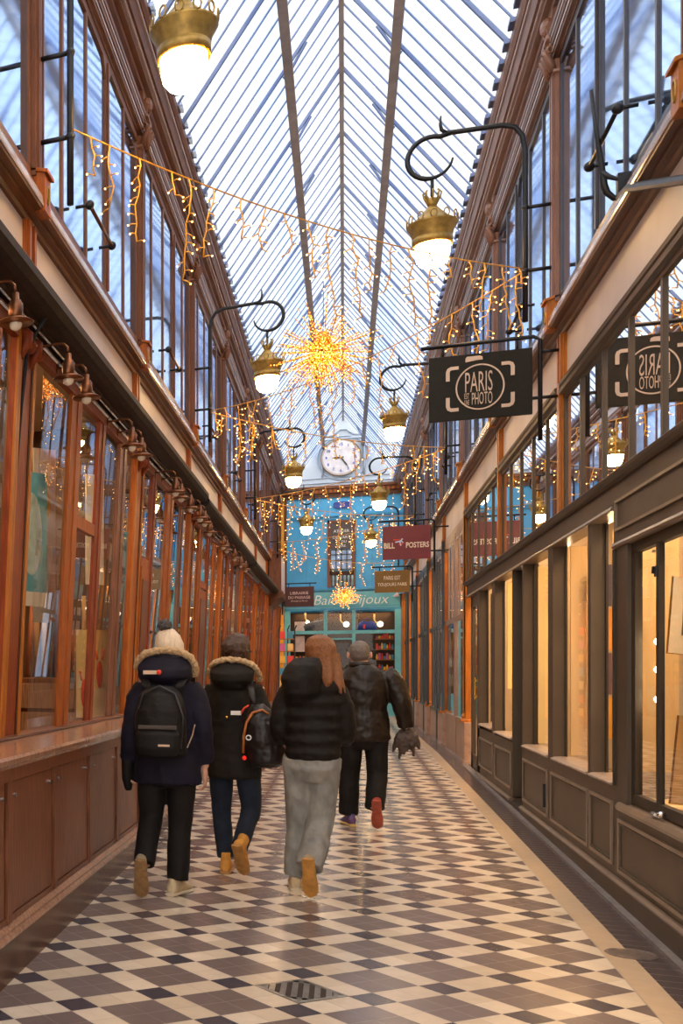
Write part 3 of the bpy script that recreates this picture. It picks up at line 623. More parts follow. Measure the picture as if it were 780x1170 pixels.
    # transom lights above, bays of five
    for k in range(0, 5):
        a, b = ST[k] + (.0 if k else 0), ST[k + 1]
        if k == 4: pass
        o = empty(win_name(), (HX(1, 1.70), (a + b) / 2, 2.88), kind='structure')
        m = MB(); m.prism(P(1, [(1.80, 3.80), (1.70, 3.80), (1.695, 3.83), (1.665, 3.84), (1.66, 3.87), (1.675, 3.885), (1.665, 3.90), (1.66, 3.925), (1.69, 3.94), (1.80, 3.94)]), a + .09, b - .09); m.build('window_head', TAUPE, o)
        m = MB(); rbox(m, 1.70, 1.74, a + .07, a + .13, 2.88, 3.80); rbox(m, 1.70, 1.74, b - .13, b - .07, 2.88, 3.80); m.build('window_frame', TAUPE, o)
        for i in range(1, 5):
            y = a + BAY * i / 5; m = MB(); rbox(m, 1.698, 1.73, y - .022, y + .022, 2.88, 3.80); m.build('mullion', TAUPE, o)
        m = MB(); x = HX(1, 1.712); m.add([(x, a + .1, 2.88), (x, b - .1, 2.88), (x, b - .1, 3.81), (x, a + .1, 3.81)], [(0, 1, 2, 3)]); m.build('window_pane', GLASST, o)
    # orange posts through the transom zone at the stations
    for k in range(0, 6):
        y = ST[k]; t = empty(trim_name(), (HX(1, 1.68), y, 2.88), kind='structure'); z0 = 2.885 if k < 5 else gz(y) + .62
        m = MB(); rbox(m, 1.685, 1.74, y - .085, y + .085, z0, 3.94); rbox(m, 1.67, 1.69, y - .06, y + .035, z0, 3.94); m.build('post', WOOD_O, t)

def right_far():
    K = [(0.0, 0)]
    for k in range(5, len(ST)):
        y = ST[k]; t = empty(trim_name(), (HX(1, 1.68), y, gz(y)), kind='structure')
        m = MB(); rbox(m, 1.66, 1.86, y - .15, y + .15, gz(y), .86); rbox(m, 1.645, 1.86, y - .165, y + .165, gz(y), gz(y) + .06); m.build('stone_base', STONE, t, bevel=.008)
        m = MB(); m.lathe((HX(1, 1.72), y, .86), [(.10, 0), (.10, .03), (.075, .06), (.085, .09), (.06, .13), (.055, .2)], 12); rbox(m, 1.665, 1.76, y - .06, y + .06, 1.0, 3.94); m.build('post', WOOD_O, t)
        if k > 5:
            m = MB(); rbox(m, 1.655, 1.70, y - .09, y - .06, .9, 3.9); m.build('downpipe', BLACKP, t)
        a, b = y, (ST[k + 1] if k + 1 < len(ST) else YF)
        o = empty(win_name(), (HX(1, 1.72), (a + b) / 2, .8), kind='structure')
        fm = mat('pinkish_paint', (.33, .22, .16), .4, 0, .15, 4) if k == 5 else BLACKP
        mid = (a + b) / 2
        m = MB(); rbox(m, 1.72, 1.84, a + .15, b - .1, gz(a), .84); m.build('stall_riser', STONE if k != 5 else mat('pinkish_paint', (1, 1, 1)), o)
        m = MB(); rbox(m, 1.705, 1.735, mid - .11, mid + .11, gz(a), 3.82); m.build('middle_post', fm, o)
        m = MB(); rbox(m, 1.715, 1.735, a + .1, b - .1, 3.74, 3.92); rbox(m, 1.715, 1.735, a + .1, b - .1, 2.40, 2.48); rbox(m, 1.71, 1.80, a + .1, b - .1, .84, .88); m.build('window_frame', fm, o)
        for i in (1, 2, 4, 5):
            y2 = a + (b - a) * i / 6; m = MB(); rbox(m, 1.715, 1.732, y2 - .025, y2 + .025, .88 if k != 5 else 2.48, 3.74); m.build('mullion', fm, o)
        m = MB(); x = HX(1, 1.728); m.add([(x, a + .1, .86), (x, b - .1, .86), (x, b - .1, 3.8), (x, a + .1, 3.8)], [(0, 1, 2, 3)]); m.build('window_pane', GLASS, o)

def right_displays():
    X = HX(1, 1.86)
    def slab(name, label, cat, x, y0, y1, z0, z1, mt, th=.02, rz=0):
        t = empty(name, (x, (y0 + y1) / 2, z0), label, cat, rz=rz); m = MB(); m.box(-th / 2, th / 2, -(y1 - y0) / 2, (y1 - y0) / 2, 0, z1 - z0); m.build('panel', mt, t, local=True); return t
    def lining(label, y, x0, x1, z0, z1, mt):        # board standing square to the glass at the far side of an opening
        t = empty('display_board', ((x0 + x1) / 2, y, z0), label, 'board'); m = MB(); m.box(-(x1 - x0) / 2, (x1 - x0) / 2, -.012, .012, 0, z1 - z0); m.build('panel', mt, t, local=True); return t
    lining('tan wooden display board behind the second narrow window of the taupe shop', 10.58, 1.72, 1.83, .9, 2.64, TAN)
    lining('tall pale yellow board behind the third narrow window of the taupe shop', 12.22, 1.72, 1.80, .9, 2.62, YELLOWB)
    lining('hanging tan board ending halfway down the window beyond the doorway', 14.36, 1.72, 1.84, 1.40, 2.62, YELLOWB)
    lining('tan board behind the easel in the narrowest taupe window', 9.06, 1.72, 2.10, .9, 2.60, TAN)
    lining('dark board in the farthest narrow window of the taupe shop', 15.92, 1.72, 1.80, .95, 2.60, TAUPE_D)
    t = empty('easel', (1.80, 9.00, 1.75), 'thin dark display easel leaning in the narrowest taupe window', 'easel')
    m = MB(); m.tube([(.03, 0, 0), (-.05, 0, .55)], .006, 6); m.build('strut', IRON, t, local=True); m = MB(); m.tube([(-.05, 0, .55), (.06, 0, .57)], .006, 6); m.build('crossbar', IRON, t, local=True)
    o = lining('white price notice low in the narrowest taupe window', 9.02, 1.72, 1.82, 1.30, 1.70, PAPER); o.name = 'notice'; o['category'] = 'notice'
    t = empty('poster_stand', (1.92, 10.45, .9), 'stack of orange, purple and blue posters in the second narrow window', 'posters')
    cs = [(.75, .35, .02), (.12, .06, .10), (.78, .33, .05), (.05, .05, .12)]
    for i, c in enumerate(cs):
        m = MB(); m.box(-.09, .12, -.01, .01, .15 + i * .36, .49 + i * .36); m.build('poster', mat('poster_ink_%d' % i, c, .6), t, local=True)
    # big window: back partition, shelves, pictures
    slab('display_partition', 'brown panelled partition inside the large right window', 'partition', X + .55, 5.0, 8.9, .85, 2.75, mat('warm_partition', (.32, .15, .06), .45, 0, .3, 5, (5, 5, .6)), .04)
    t = empty('display_deck', (X + .32, 6.55, .8), 'pale wooden display deck of the large right window', 'display shelf'); m = MB(); m.box(-.38, .34, -1.6, 1.4, -.04, .02); m.build('deck', TAN, t, local=True)
    t = empty('glass_shelf', (X + .12, 6.75, 1.67), 'glass shelf carrying the dark framed picture in the right window', 'shelf'); m = MB(); m.box(-.2, .2, -.8, .45, 0, .015); m.build('board', WHITE, t, local=True)
    def frame(label, x0, x1, y, z, h, fc, pc, mot, lean):
        w = x1 - x0; t = empty('framed_picture', ((x0 + x1) / 2, y, z), label, 'picture'); t.rotation_euler = (-.10, lean, .25)
        m = MB(); m.box(-w / 2, w / 2, -.008, .008, 0, h); m.build('mount', pc, t, local=True)
        m = MB(); m.tube([(-w / 2, 0, 0), (w / 2, 0, 0), (w / 2, 0, h), (-w / 2, 0, h)], .008, 4, True); m.build('frame', fc, t, local=True)
        m = MB(); m.box(-w * .27, w * .27, -.014, -.009, h * .24, h * .74) if mot[0] == 'sq' else m.tube([(-.02, -.014, h * .16), (.01, -.014, h * .28), (-.02, -.014, h * .40), (.0, -.014, h * .60)], [.018, .03, .02, .006], 8)
        m.build('image', mot[1], t, local=True)
    frame('white mounted picture with dark image standing on the right window shelf', 1.66, 1.92, 7.44, 1.69, .44, BRONZE, PAPER, ('sq', mat('dark_image', (.06, .09, .08), .5, 0, .5, 9)), .12)
    frame('gold framed print with small orange figure at the bottom right of the window', 1.665, 1.875, 7.40, .84, .50, BRASS, YELLOWB, ('fig', mat('orange_ink', (.8, .2, .02), .5)), .14)
    t = empty('light_column', (1.735, 7.86, .83), 'slim vertical display light with three bright bulbs in the right window', 'lamp')
    m = MB(); m.tube([(0, 0, 0), (0, 0, 1.48), (-.02, -.03, 1.5), (-.05, -.06, 1.49)], .009, 8); m.build('pole', WHITE, t, True, local=True)
    for z in (.60, .78, .95): m = MB(); m.ball((-.012, 0, z), .021, 10, 8); m.build('bulb', SPOT, t, True, local=True)
    t = empty('downlight', (X + .05, 8.8, 2.50), 'small bright downlight at the top of the narrowest taupe window', 'lamp'); m = MB(); m.ball((0, 0, 0), .022, 10, 8); m.build('bulb', SPOT, t, True, local=True); m = MB(); m.lathe((0, 0, .02), [(.03, 0), (.02, .05)], 10); m.build('holder', WHITE, t, True, local=True)
    t = empty('shop_stool', (X + .12, 7.6, .83), 'small dark hook standing on the display deck of the right window', 'hook'); m = MB(); m.tube([(0, 0, .42), (0, .03, .33), (0, .06, .30), (0, .02, .29)], .008, 6); m.build('hook', IRON, t, local=True); t.name = 'wall_hook'
    # shelves of goods in the far right shop (stations 3-4)
    for q, y in enumerate((19.35, 21.30)):
        t = empty('display_shelves', (1.85, y, .86), '%s lit shelf unit of small goods over a turquoise plinth in the far right shop' % ('nearer', 'farther')[q], 'shelves')
        m = MB(); m.box(-.19, .19, -.05, .1, -.3, .32); m.build('plinth', BLUE_T, t, local=True)
        for i in range(5): m = MB(); m.box(-.19, .19, -.10, .1, .48 + .33 * i, .50 + .33 * i); m.build('shelf', YELLOWB, t, local=True)
        m = MB(); m.box(-.19, .19, .09, .11, .32, 2.5); m.build('back', mat('warm_orange_board', (.75, .30, .07), .5), t, local=True)
        r = random.Random(5 + q)
        for i in range(20):
            s = MB(); x = 1.70 + (i % 4) * .09; z = .86 + .501 + .33 * (i // 4)
            if r.random() < .5: s.lathe((x, y - .04, z), [(.028, 0), (.034, .06), (.018, .12), (.018, .16)], 10)
            else: s.box(x - .035, x + .035, y - .07, y - .01, z, z + r.uniform(.1, .2))
            tag(s.build('souvenir', mat('souv_%d' % (i % 5), [(.8, .75, .6), (.5, .1, .05), (.1, .3, .4), (.8, .5, .1), (.9, .85, .8)][i % 5], .4)), 'small souvenir on the %s shelf unit of the far right shop' % ('nearer', 'farther')[q], 'souvenir', 'souvenirs on the %s far right shelf unit' % ('nearer', 'farther')[q])
# ================================================================== end facade
def fX(u): k = (u - 393) / 1337; return k * 32.07 / (1 + .4179 * k)
def facade():
    yf = YF
    w = empty('wall_back', (XC, yf, 0), kind='structure')
    xl, xr = -2.2, 2.0
    m = MB(); m.box(xl, xr, yf + .4, yf + .5, .2, 7.0); m.box(xl, xr, yf, yf + .1, 4.05, 6.9); m.build('blue_wall', BLUE, w)
    # gable
    m = MB(); m.add([(xl, yf, 6.9), (xr, yf, 6.9), (xr, yf, 7.0), (1.48, yf, 7.25), (-.03, yf, 9.42), (-1.54, yf, 7.25), (xl, yf, 7.0)], [tuple(range(7))]); m.build('gable', WHITEP, w)
    m = MB(); m.box(-1.6, 1.5, yf - .03, yf, 7.30, 7.33); m.box(-1.6, 1.5, yf - .03, yf, 7.45, 7.48)
    m.box(-.62, .56, yf - .05, yf, 8.60, 8.64)
    for x in (-.62, .52): m.box(x, x + .05, yf - .05, yf, 7.48, 8.60)
    m.tube([(-.66, yf - .03, 8.62), (-.5, yf - .03, 8.72), (-.3, yf - .03, 8.74), (-.12, yf - .03, 8.90), (.06, yf - .03, 8.90), (.24, yf - .03, 8.74), (.44, yf - .03, 8.72), (.6, yf - .03, 8.62)], .03, 6)
    m.box(-.35, .3, yf - .03, yf, 8.40, 8.43); m.box(-.40, .34, yf - .02, yf, 8.2, 8.22)
    m.tube([(-.03 + .72 * math.cos(a), yf - .02, 8.04 + .66 * math.sin(a)) for a in [2 * PI * i / 32 for i in range(32)]], .022, 6, True)
    m.build('gable_moulding', mat('gable_trim_paint', (.30, .38, .50), .5), w, True)
    c = empty(trim_name(), (XC, yf, 7.0), kind='structure')
    m = MB(); m.box(-1.75, 1.62, yf - .18, yf, 7.12, 7.20); m.box(-1.75, 1.62, yf - .12, yf, 6.98, 7.12); m.box(-1.75, 1.62, yf - .06, yf, 6.86, 6.98); m.build('beam', WOOD_U, c)
    m = MB()
    x = -1.7
    while x < 1.6: m.box(x, x + .06, yf - .16, yf - .06, 7.0, 7.08); x += .13
    m.build('dentils', WOOD_L, c)
    m = MB(); m.box(-1.72, 1.6, yf - .05, yf, 6.28, 6.33); m.box(-1.72, 1.6, yf - .03, yf, 6.20, 6.22); m.build('wall_moulding', mat('blue_moulding', (.05, .30, .52), .5), c)
    m = MB(); m.box(-1.72, 1.6, yf - .12, yf, 4.04, 4.10); m.box(-1.72, 1.6, yf - .07, yf, 3.98, 4.04); m.build('shop_cornice', mat('blue_moulding', (1, 1, 1)), c)
    for x in (-1.05, .75): m = MB(); m.box(x, x + .012, yf - .012, yf, 4.1, 6.2); m.build('board_joint', mat('blue_moulding', (1, 1, 1)), c)
    # side pilasters at the facade corners
    for sx, mt in ((-1.74, mat('amber_paint', (.75, .32, .02), .45)), (1.62, WOOD_O)):
        t = empty(trim_name(), (sx, yf - .1, .3), kind='structure'); m = MB(); m.box(sx - .08, sx + .06, yf - .12, yf - .02, .28, 6.86 if sx < 0 else 3.9); m.build('pilaster', mt, t)
    m = MB(); m.box(-1.72, -1.60, yf - .08, yf, 4.1, 6.86); m.build('corner_post', WOOD_U, w)
    m = MB(); m.tube([(1.53, yf - .08, .28), (1.53, yf - .08, 3.9)], .035, 8); m.build('downpipe', BLACKP, w)
    # blue number plaque
    t = empty('number_plaque', (-.05, yf - .02, 6.62), 'blue oval enamel house number plaque reading 25 above the decorated window', 'plaque')
    m = MB(); m.box(-.24, .24, -.015, .01, -.06, .06); m.tube([(-.22, -.005, 0), (.22, -.005, 0)], .0, 4)
    m.v = []; m.f = []; pts = [(.25 * math.copysign(abs(math.cos(a)) ** .6, math.cos(a)), .105 * math.copysign(abs(math.sin(a)) ** .7, math.sin(a))) for a in [2 * PI * i / 28 for i in range(28)]]
    n = len(pts); m.add([(x, -.02, z) for x, z in pts] + [(x, .01, z) for x, z in pts], [tuple(range(n)), tuple(range(n, 2 * n))[::-1]] + [(i, n + i, n + (i + 1) % n, (i + 1) % n) for i in range(n)]); m.build('plate', mat('enamel_blue', (.02, .05, .28), .2), t, local=True)
    text(t, '25', .16, (0, -.024, 0), (PI / 2, 0, 0), mat('gold_leaf', (.7, .45, .2), .4), name='number')
    # clock
    t = empty('clock', (-.09, yf - .04, 8.04), 'round white wall clock with black hands in the end gable', 'clock')
    m = MB(); m.lathe((0, 0, 0), [(.0, 0), (.50, 0), (.55, .02), (.56, .05), (.52, .06)], 40); m.xform(Matrix.Rotation(PI / 2, 4, 'X')); m.build('case', mat('clock_case', (.42, .40, .40), .4), t, local=True)
    m = MB(); m.lathe((0, 0, .05), [(.0, 0), (.49, 0), (.49, .02), (.0, .02)], 40); m.xform(Matrix.Rotation(PI / 2, 4, 'X')); m.build('dial', mat('dial_white', (.55, .55, .60), .4), t, local=True)
    m = MB(); m.tube([(.545 * math.cos(a), -.055, .545 * math.sin(a)) for a in [2 * PI * i / 40 for i in range(40)]], .016, 6, True); m.build('rim', mat('aged_rim', (.2, .13, .08), .35, .5), t, True, local=True)
    NUM = ['12', '1', '2', '3', '4', '5', '6', '7', '8', '9', '10', '11']
    nm = mat('numeral_blue', (.12, .14, .45), .4)
    for i, s in enumerate(NUM):
        a = PI / 2 - i * PI / 6; text(t, s, .115, (.40 * math.cos(a), -.078, .40 * math.sin(a)), (PI / 2, 0, 0), nm, name='numeral', bold=.004)
    def hand(a, L, wd, nmn):
        m = MB(); d = Vector((math.cos(a), 0, math.sin(a))); q = Vector((-math.sin(a), 0, math.cos(a)))
        pts = [d * -.08 + q * wd * .5, d * L * .7 + q * wd, d * L, d * L * .7 - q * wd, d * -.08 - q * wd * .5]
        m.add([tuple(p + Vector((0, -.09, 0))) for p in pts] + [tuple(p + Vector((0, -.082, 0))) for p in pts], [(0, 1, 2, 3, 4), (9, 8, 7, 6, 5)] + [(i, 5 + i, 5 + (i + 1) % 5, (i + 1) % 5) for i in range(5)]); m.build(nmn, BLACKP, t, local=True)
    hand(PI * 1.02, .24, .032, 'hour_hand'); hand(-PI * .31, .36, .022, 'minute_hand')
    m = MB(); m.ball((0, -.09, 0), .035, 10, 8); m.build('hub', BRASS, t, True, local=True)
    # upper decorated window
    t = empty(win_name(), (-.08, yf, 4.12), kind='structure')
    m = MB(); x0, x1, z0, z1 = fX(374), fX(406), 4.14, 6.16
    m.box(x0, x0 + .09, yf - .05, yf, z0, z1); m.box(x1 - .09, x1, yf - .05, yf, z0, z1); m.box(x0, x1, yf - .05, yf, z1 - .07, z1); m.build('window_frame', WOOD_P, t)
    m = MB(); m.box(x0 + .09, x1 - .09, yf - .025, yf - .005, 5.30, z1 - .07); m.build('painted_panel', mat('dark_panel', (.07, .05, .05), .4), t)
    for s, z, sz in (('ATELIER', 5.83, .12), ('DE L\'ART', 5.64, .12), ('ET DU', 5.51, .10), ('LIVRE', 5.38, .10)):
        text(t, s, sz, ((x0 + x1) / 2 + .08, -.03, z - 4.12), (PI / 2, 0, 0), WHITE, name='painted_lettering')
    m = MB(); m.box(x0 + .09, x1 - .09, yf - .02, yf - .005, 4.66, 5.28); m.build('window_pane', mat('pale_blue_pane', (.25, .42, .75), .15, 0, .4, 5), t)
    m = MB()
    for i in range(5): x = x0 + .09 + (x1 - x0 - .18) * i / 4; m.box(x - .014, x + .014, yf - .035, yf - .02, 4.66, 5.28)
    for z in (4.68, 4.95, 5.12, 5.27): m.box(x0 + .09, x1 - .09, yf - .035, yf - .02, z - .013, z + .013)
    m.build('glazing_grid', BLACKP, t)
    m = MB(); m.box(x0 + .05, x1 - .05, yf - .05, yf - .005, 4.5, 4.62); m.build('rail', WOOD_D, t)
    m = MB(); m.box(x0 + .09, x1 - .09, yf - .02, yf - .005, 4.15, 4.5); m.build('lower_panel', mat('dark_panel', (1, 1, 1)), t)
    for i in range(6): m = MB(); x = x0 + .16 + i * .105; m.lathe((x, yf - .04, 4.16), [(.026, 0), (.032, .06), (.018, .16), (.032, .26), (.024, .33)], 8); m.build('baluster', mat('baluster_blue', (.3, .5, .6), .5), t, True)
    # shopfront
    s = empty('shopfront', (0, yf - .1, .28), 'turquoise painted costume jewellery shopfront closing the end of the arcade', 'shopfront')
    m = MB(); m.box(-1.66, 1.53, yf - .10, yf, 3.44, 3.99); m.build('fascia', BLUE_T, s)
    m = MB(); m.box(-1.66, 1.53, yf - .12, yf - .10, 3.44, 3.50); m.box(-1.66, 1.53, yf - .115, yf - .10, 3.55, 3.565); m.build('fascia_moulding', mat('blue_moulding', (1, 1, 1)), s)
    WS = mat('white_neon_paint', (.85, .85, .80), .4)
    text(s, 'Baie', .42, (fX(371) - .0, -.03, 3.74 - .28), (PI / 2, 0, 0), WS, sx=.95, shear=.25, name='sign_lettering', bold=-.004)
    text(s, 'Bijoux', .42, (fX(421), -.03, 3.74 - .28), (PI / 2, 0, 0), WS, sx=.95, shear=.25, name='sign_lettering', bold=-.004)
    for x0, x1 in ((-1.66, -1.50), (-.56, -.46), (.22, .31), (1.36, 1.53)):
        m = MB(); m.box(x0, x1, yf - .12, yf - .02, .28, 3.44); m.build('shopfront_post', BLUE_T, s)
    m = MB(); m.box(-1.5, 1.36, yf - .11, yf - .03, 2.73, 2.83); m.box(-.46, .22, yf - .11, yf - .03, 2.55, 2.60); m.build('transom_rail', BLUE_T, s)
    for x0, x1 in ((-1.5, -.56), (.31, 1.36)): m = MB(); m.box(x0, x1, yf - .11, yf - .02, .28, .95); m.build('stall_riser', BLUE_T, s)
    d = m = MB(); m.box(-.44, -.38, yf - .09, yf - .05, .3, 2.55); m.box(.14, .20, yf - .09, yf - .05, .3, 2.55); m.box(-.38, .14, yf - .09, yf - .05, .3, 1.0); m.box(-.38, .14, yf - .09, yf - .05, 2.47, 2.55); dd = m.build('door', mat('dark_panel', (1, 1, 1)), s)
    m = MB(); m.tube([(.11, yf - .12, 1.3), (.11, yf - .12, 1.5)], .012, 6); m.build('door_handle', BRASS, dd)
    m = MB(); m.add([(-1.5, yf - .06, .95), (1.36, yf - .06, .95), (1.36, yf - .06, 3.44), (-1.5, yf - .06, 3.44)], [(0, 1, 2, 3)]); m.build('shopfront_glass', glass('facade_glass', (.95, .96, .96), (1, 1, 1), .0, .35), s)
    # dim interior
    m = MB(); m.box(-1.6, 1.5, yf + .35, yf + .38, .3, 3.4); m.build('shop_backdrop', mat('deep_brown', (.035, .018, .012), .7), w)
    for sx in (-1.58, 1.46): m = MB(); m.box(sx, sx + .03, yf, yf + .36, .3, 3.4); m.build('shop_side', mat('deep_brown', (1, 1, 1)), w)
    for i, (x, z) in enumerate(((-1.02, 3.13), (-.04, 3.05), (.88, 3.04))):
        t = empty('globe_lamp', (x, yf + .12, z), 'white globe lamp behind the %s upper pane of the turquoise shop' % ['left', 'middle', 'right'][i], 'lamp')
        m = MB(); m.ball((.10 if i else .0, 0, -.03), .085 if i else .06, 12, 8); m.build('globe', emit('shop_globe_light', (1, .85, .65), 2.5), t, True, local=True)
        m = MB(); m.tube([(-.06, 0, .28), (-.06, 0, .1), (-.02, 0, .02), (.08 if i else 0, 0, 0)], .022, 8); m.build('arm', YELLOWB, t, True, local=True)
    t = empty('handbag', (.62, yf + .06, 2.83), 'dark blue bag with red and white tag standing on the right transom', 'bag')
    m = MB(); m.loft([((0, 0, 0), (.27, 0, 0), (0, .05, 0)), ((0, 0, .13), (.26, 0, 0), (0, .05, 0)), ((0, 0, .25), (.19, 0, 0), (0, .03, 0)), ((0, 0, .27), (.1, 0, 0), (0, .02, 0))], 14); m.build('body', mat('navy_fabric', (.02, .05, .30), .6), t, True, local=True)
    m = MB(); m.box(-.1, -.05, -.056, -.05, .05, .17); m.build('tag', mat('red_ink', (.65, .06, .02), .6), t, local=True)
    m = MB(); m.tube([(-.12, 0, .2), (-.1, 0, .33), (.06, 0, .36), (.1, 0, .2)], .012, 6); m.build('handle', mat('navy_fabric', (1, 1, 1)), t, local=True)
    tag(MB().box(-1.38, -1.10, yf + .02, yf + .10, 2.84, 3.12).box(-1.38, -1.10, yf + .02, yf + .10, 2.2, 2.68).build('gift_box', mat('pale_pink_card', (.75, .6, .58), .6)), 'pale pink box in the left pane of the turquoise shop', 'box')
    t = empty('feather_boa', (-1.02, yf + .08, 2.95), 'dark grey feathery garland slung across the left upper pane', 'boa')
    m = MB(); m.tube([(-.08, 0, -.05), (.05, 0, .02), (.25, 0, .10), (.45, 0, .2)], [.10, .12, .10, .03], 10); m.build('feathers', mat('grey_feathers', (.10, .10, .12), .9, 0, .6, 40, (1, 1, 1), .8), t, True, local=True)
    rr = random.Random(11); CC = [(.7, .05, .04), (.8, .45, .05), (.8, .75, .65), (.05, .25, .4), (.15, .4, .15), (.55, .1, .3), (.85, .6, .2)]
    for side, (x0, x1) in enumerate(((-1.46, -.6), (.85, 1.34))):
        t = empty('display_shelves', ((x0 + x1) / 2, yf + .12, .95), 'lit wooden shelves of colourful trinkets in the %s window of the turquoise shop' % ('left', 'right')[side], 'shelves')
        for i in range(6 if side else 5):
            m = MB(); z = .05 + i * .31; m.box(-(x1 - x0) / 2, (x1 - x0) / 2, -.08, .1, z, z + .025); m.build('shelf', WOOD_O, t, local=True)
            for j in range(7 if side else 9):
                x = x0 + .04 + (x1 - x0 - .08) * j / (6 if side else 8); s2 = MB(); zz = .95 + z + .026; h = rr.uniform(.08, .2)
                if rr.random() < .5: s2.lathe((x, yf + .06, zz), [(.02, 0), (.033, h * .3), (.02, h * .8), (.008, h)], 8)
                else: s2.box(x - .03, x + .03, yf + .04, yf + .10, zz, zz + h)
                tag(s2.build('trinket', mat('trinket_%d' % (rr.randrange(7)), CC[rr.randrange(7)], .35)), 'tiny trinket on the %s shelves of the turquoise shop' % ('left', 'right')[side], 'trinket', 'trinkets on the %s shelves of the end shop' % ('left', 'right')[side])
    # wall spot on the right of the fascia
    t = empty('wall_spotlight', (1.55, yf - .22, 3.86), 'small pinkish spotlight on a black arm at the right end of the blue sign board', 'lamp')
    m = MB(); m.tube([(.0, 0, 0), (-.14, 0, -.02)], .018, 8); m.build('arm', IRON, t, local=True); m = MB(); m.tube([(-.10, 0, 0), (-.24, 0, -.06)], [.075, .02], 10); m.build('head', mat('pale_pink_card', (1, 1, 1)), t, local=True)
    # display rack at the left
    t = empty('display_rack', (-1.30, 28.2, .28), 'tall dark metal display rack of small goods at the far left', 'rack')
    for x in (-.16, .04, .2):
        m = MB(); m.tube([(x, 0, 0), (x, 0, 2.35), (x + .04, 0, 2.45)], .016, 6); m.build('upright', BLACKP, t, local=True)
    for i in range(7): m = MB(); m.box(-.16, .2, -.06, .12, .3 + i * .3, .32 + i * .3); m.build('shelf', WOOD_O, t, local=True)
    for i in range(14): tag(MB().box(-1.44 + (i % 2) * .18, -1.32 + (i % 2) * .18, 28.17, 28.26, .605 + .3 * (i // 2), .78 + .3 * (i // 2)).build('card_pack', mat('trinket_%d' % (i % 7), (1, 1, 1))), 'small coloured packet on the far left display rack', 'packet', 'packets on the far left rack')
    # projecting display case on the left
    t = empty('projecting_case', (-1.60, 29.9, 3.55), 'wooden box sign jutting from the far left wall over a curved moulded bracket', 'box sign')
    m = MB(); m.box(-.14, .15, -.85, .85, .05, 1.02); m.build('case', WOOD_P, t, local=True); m = MB(); m.box(.15, .16, -.78, .78, .12, .95); m.build('pale_face', LAVEN, t, local=True)
    m = MB(); m.prism([(-.14, -.30), (-.08, -.28), (.04, -.13), (.17, -.06), (.19, .05), (-.14, .05)], -.9, .9); m.prism([(-.14, 1.02), (.20, 1.02), (.18, 1.08), (-.14, 1.10)], -.9, .9); m.build('moulding', WOOD_U, t, local=True)

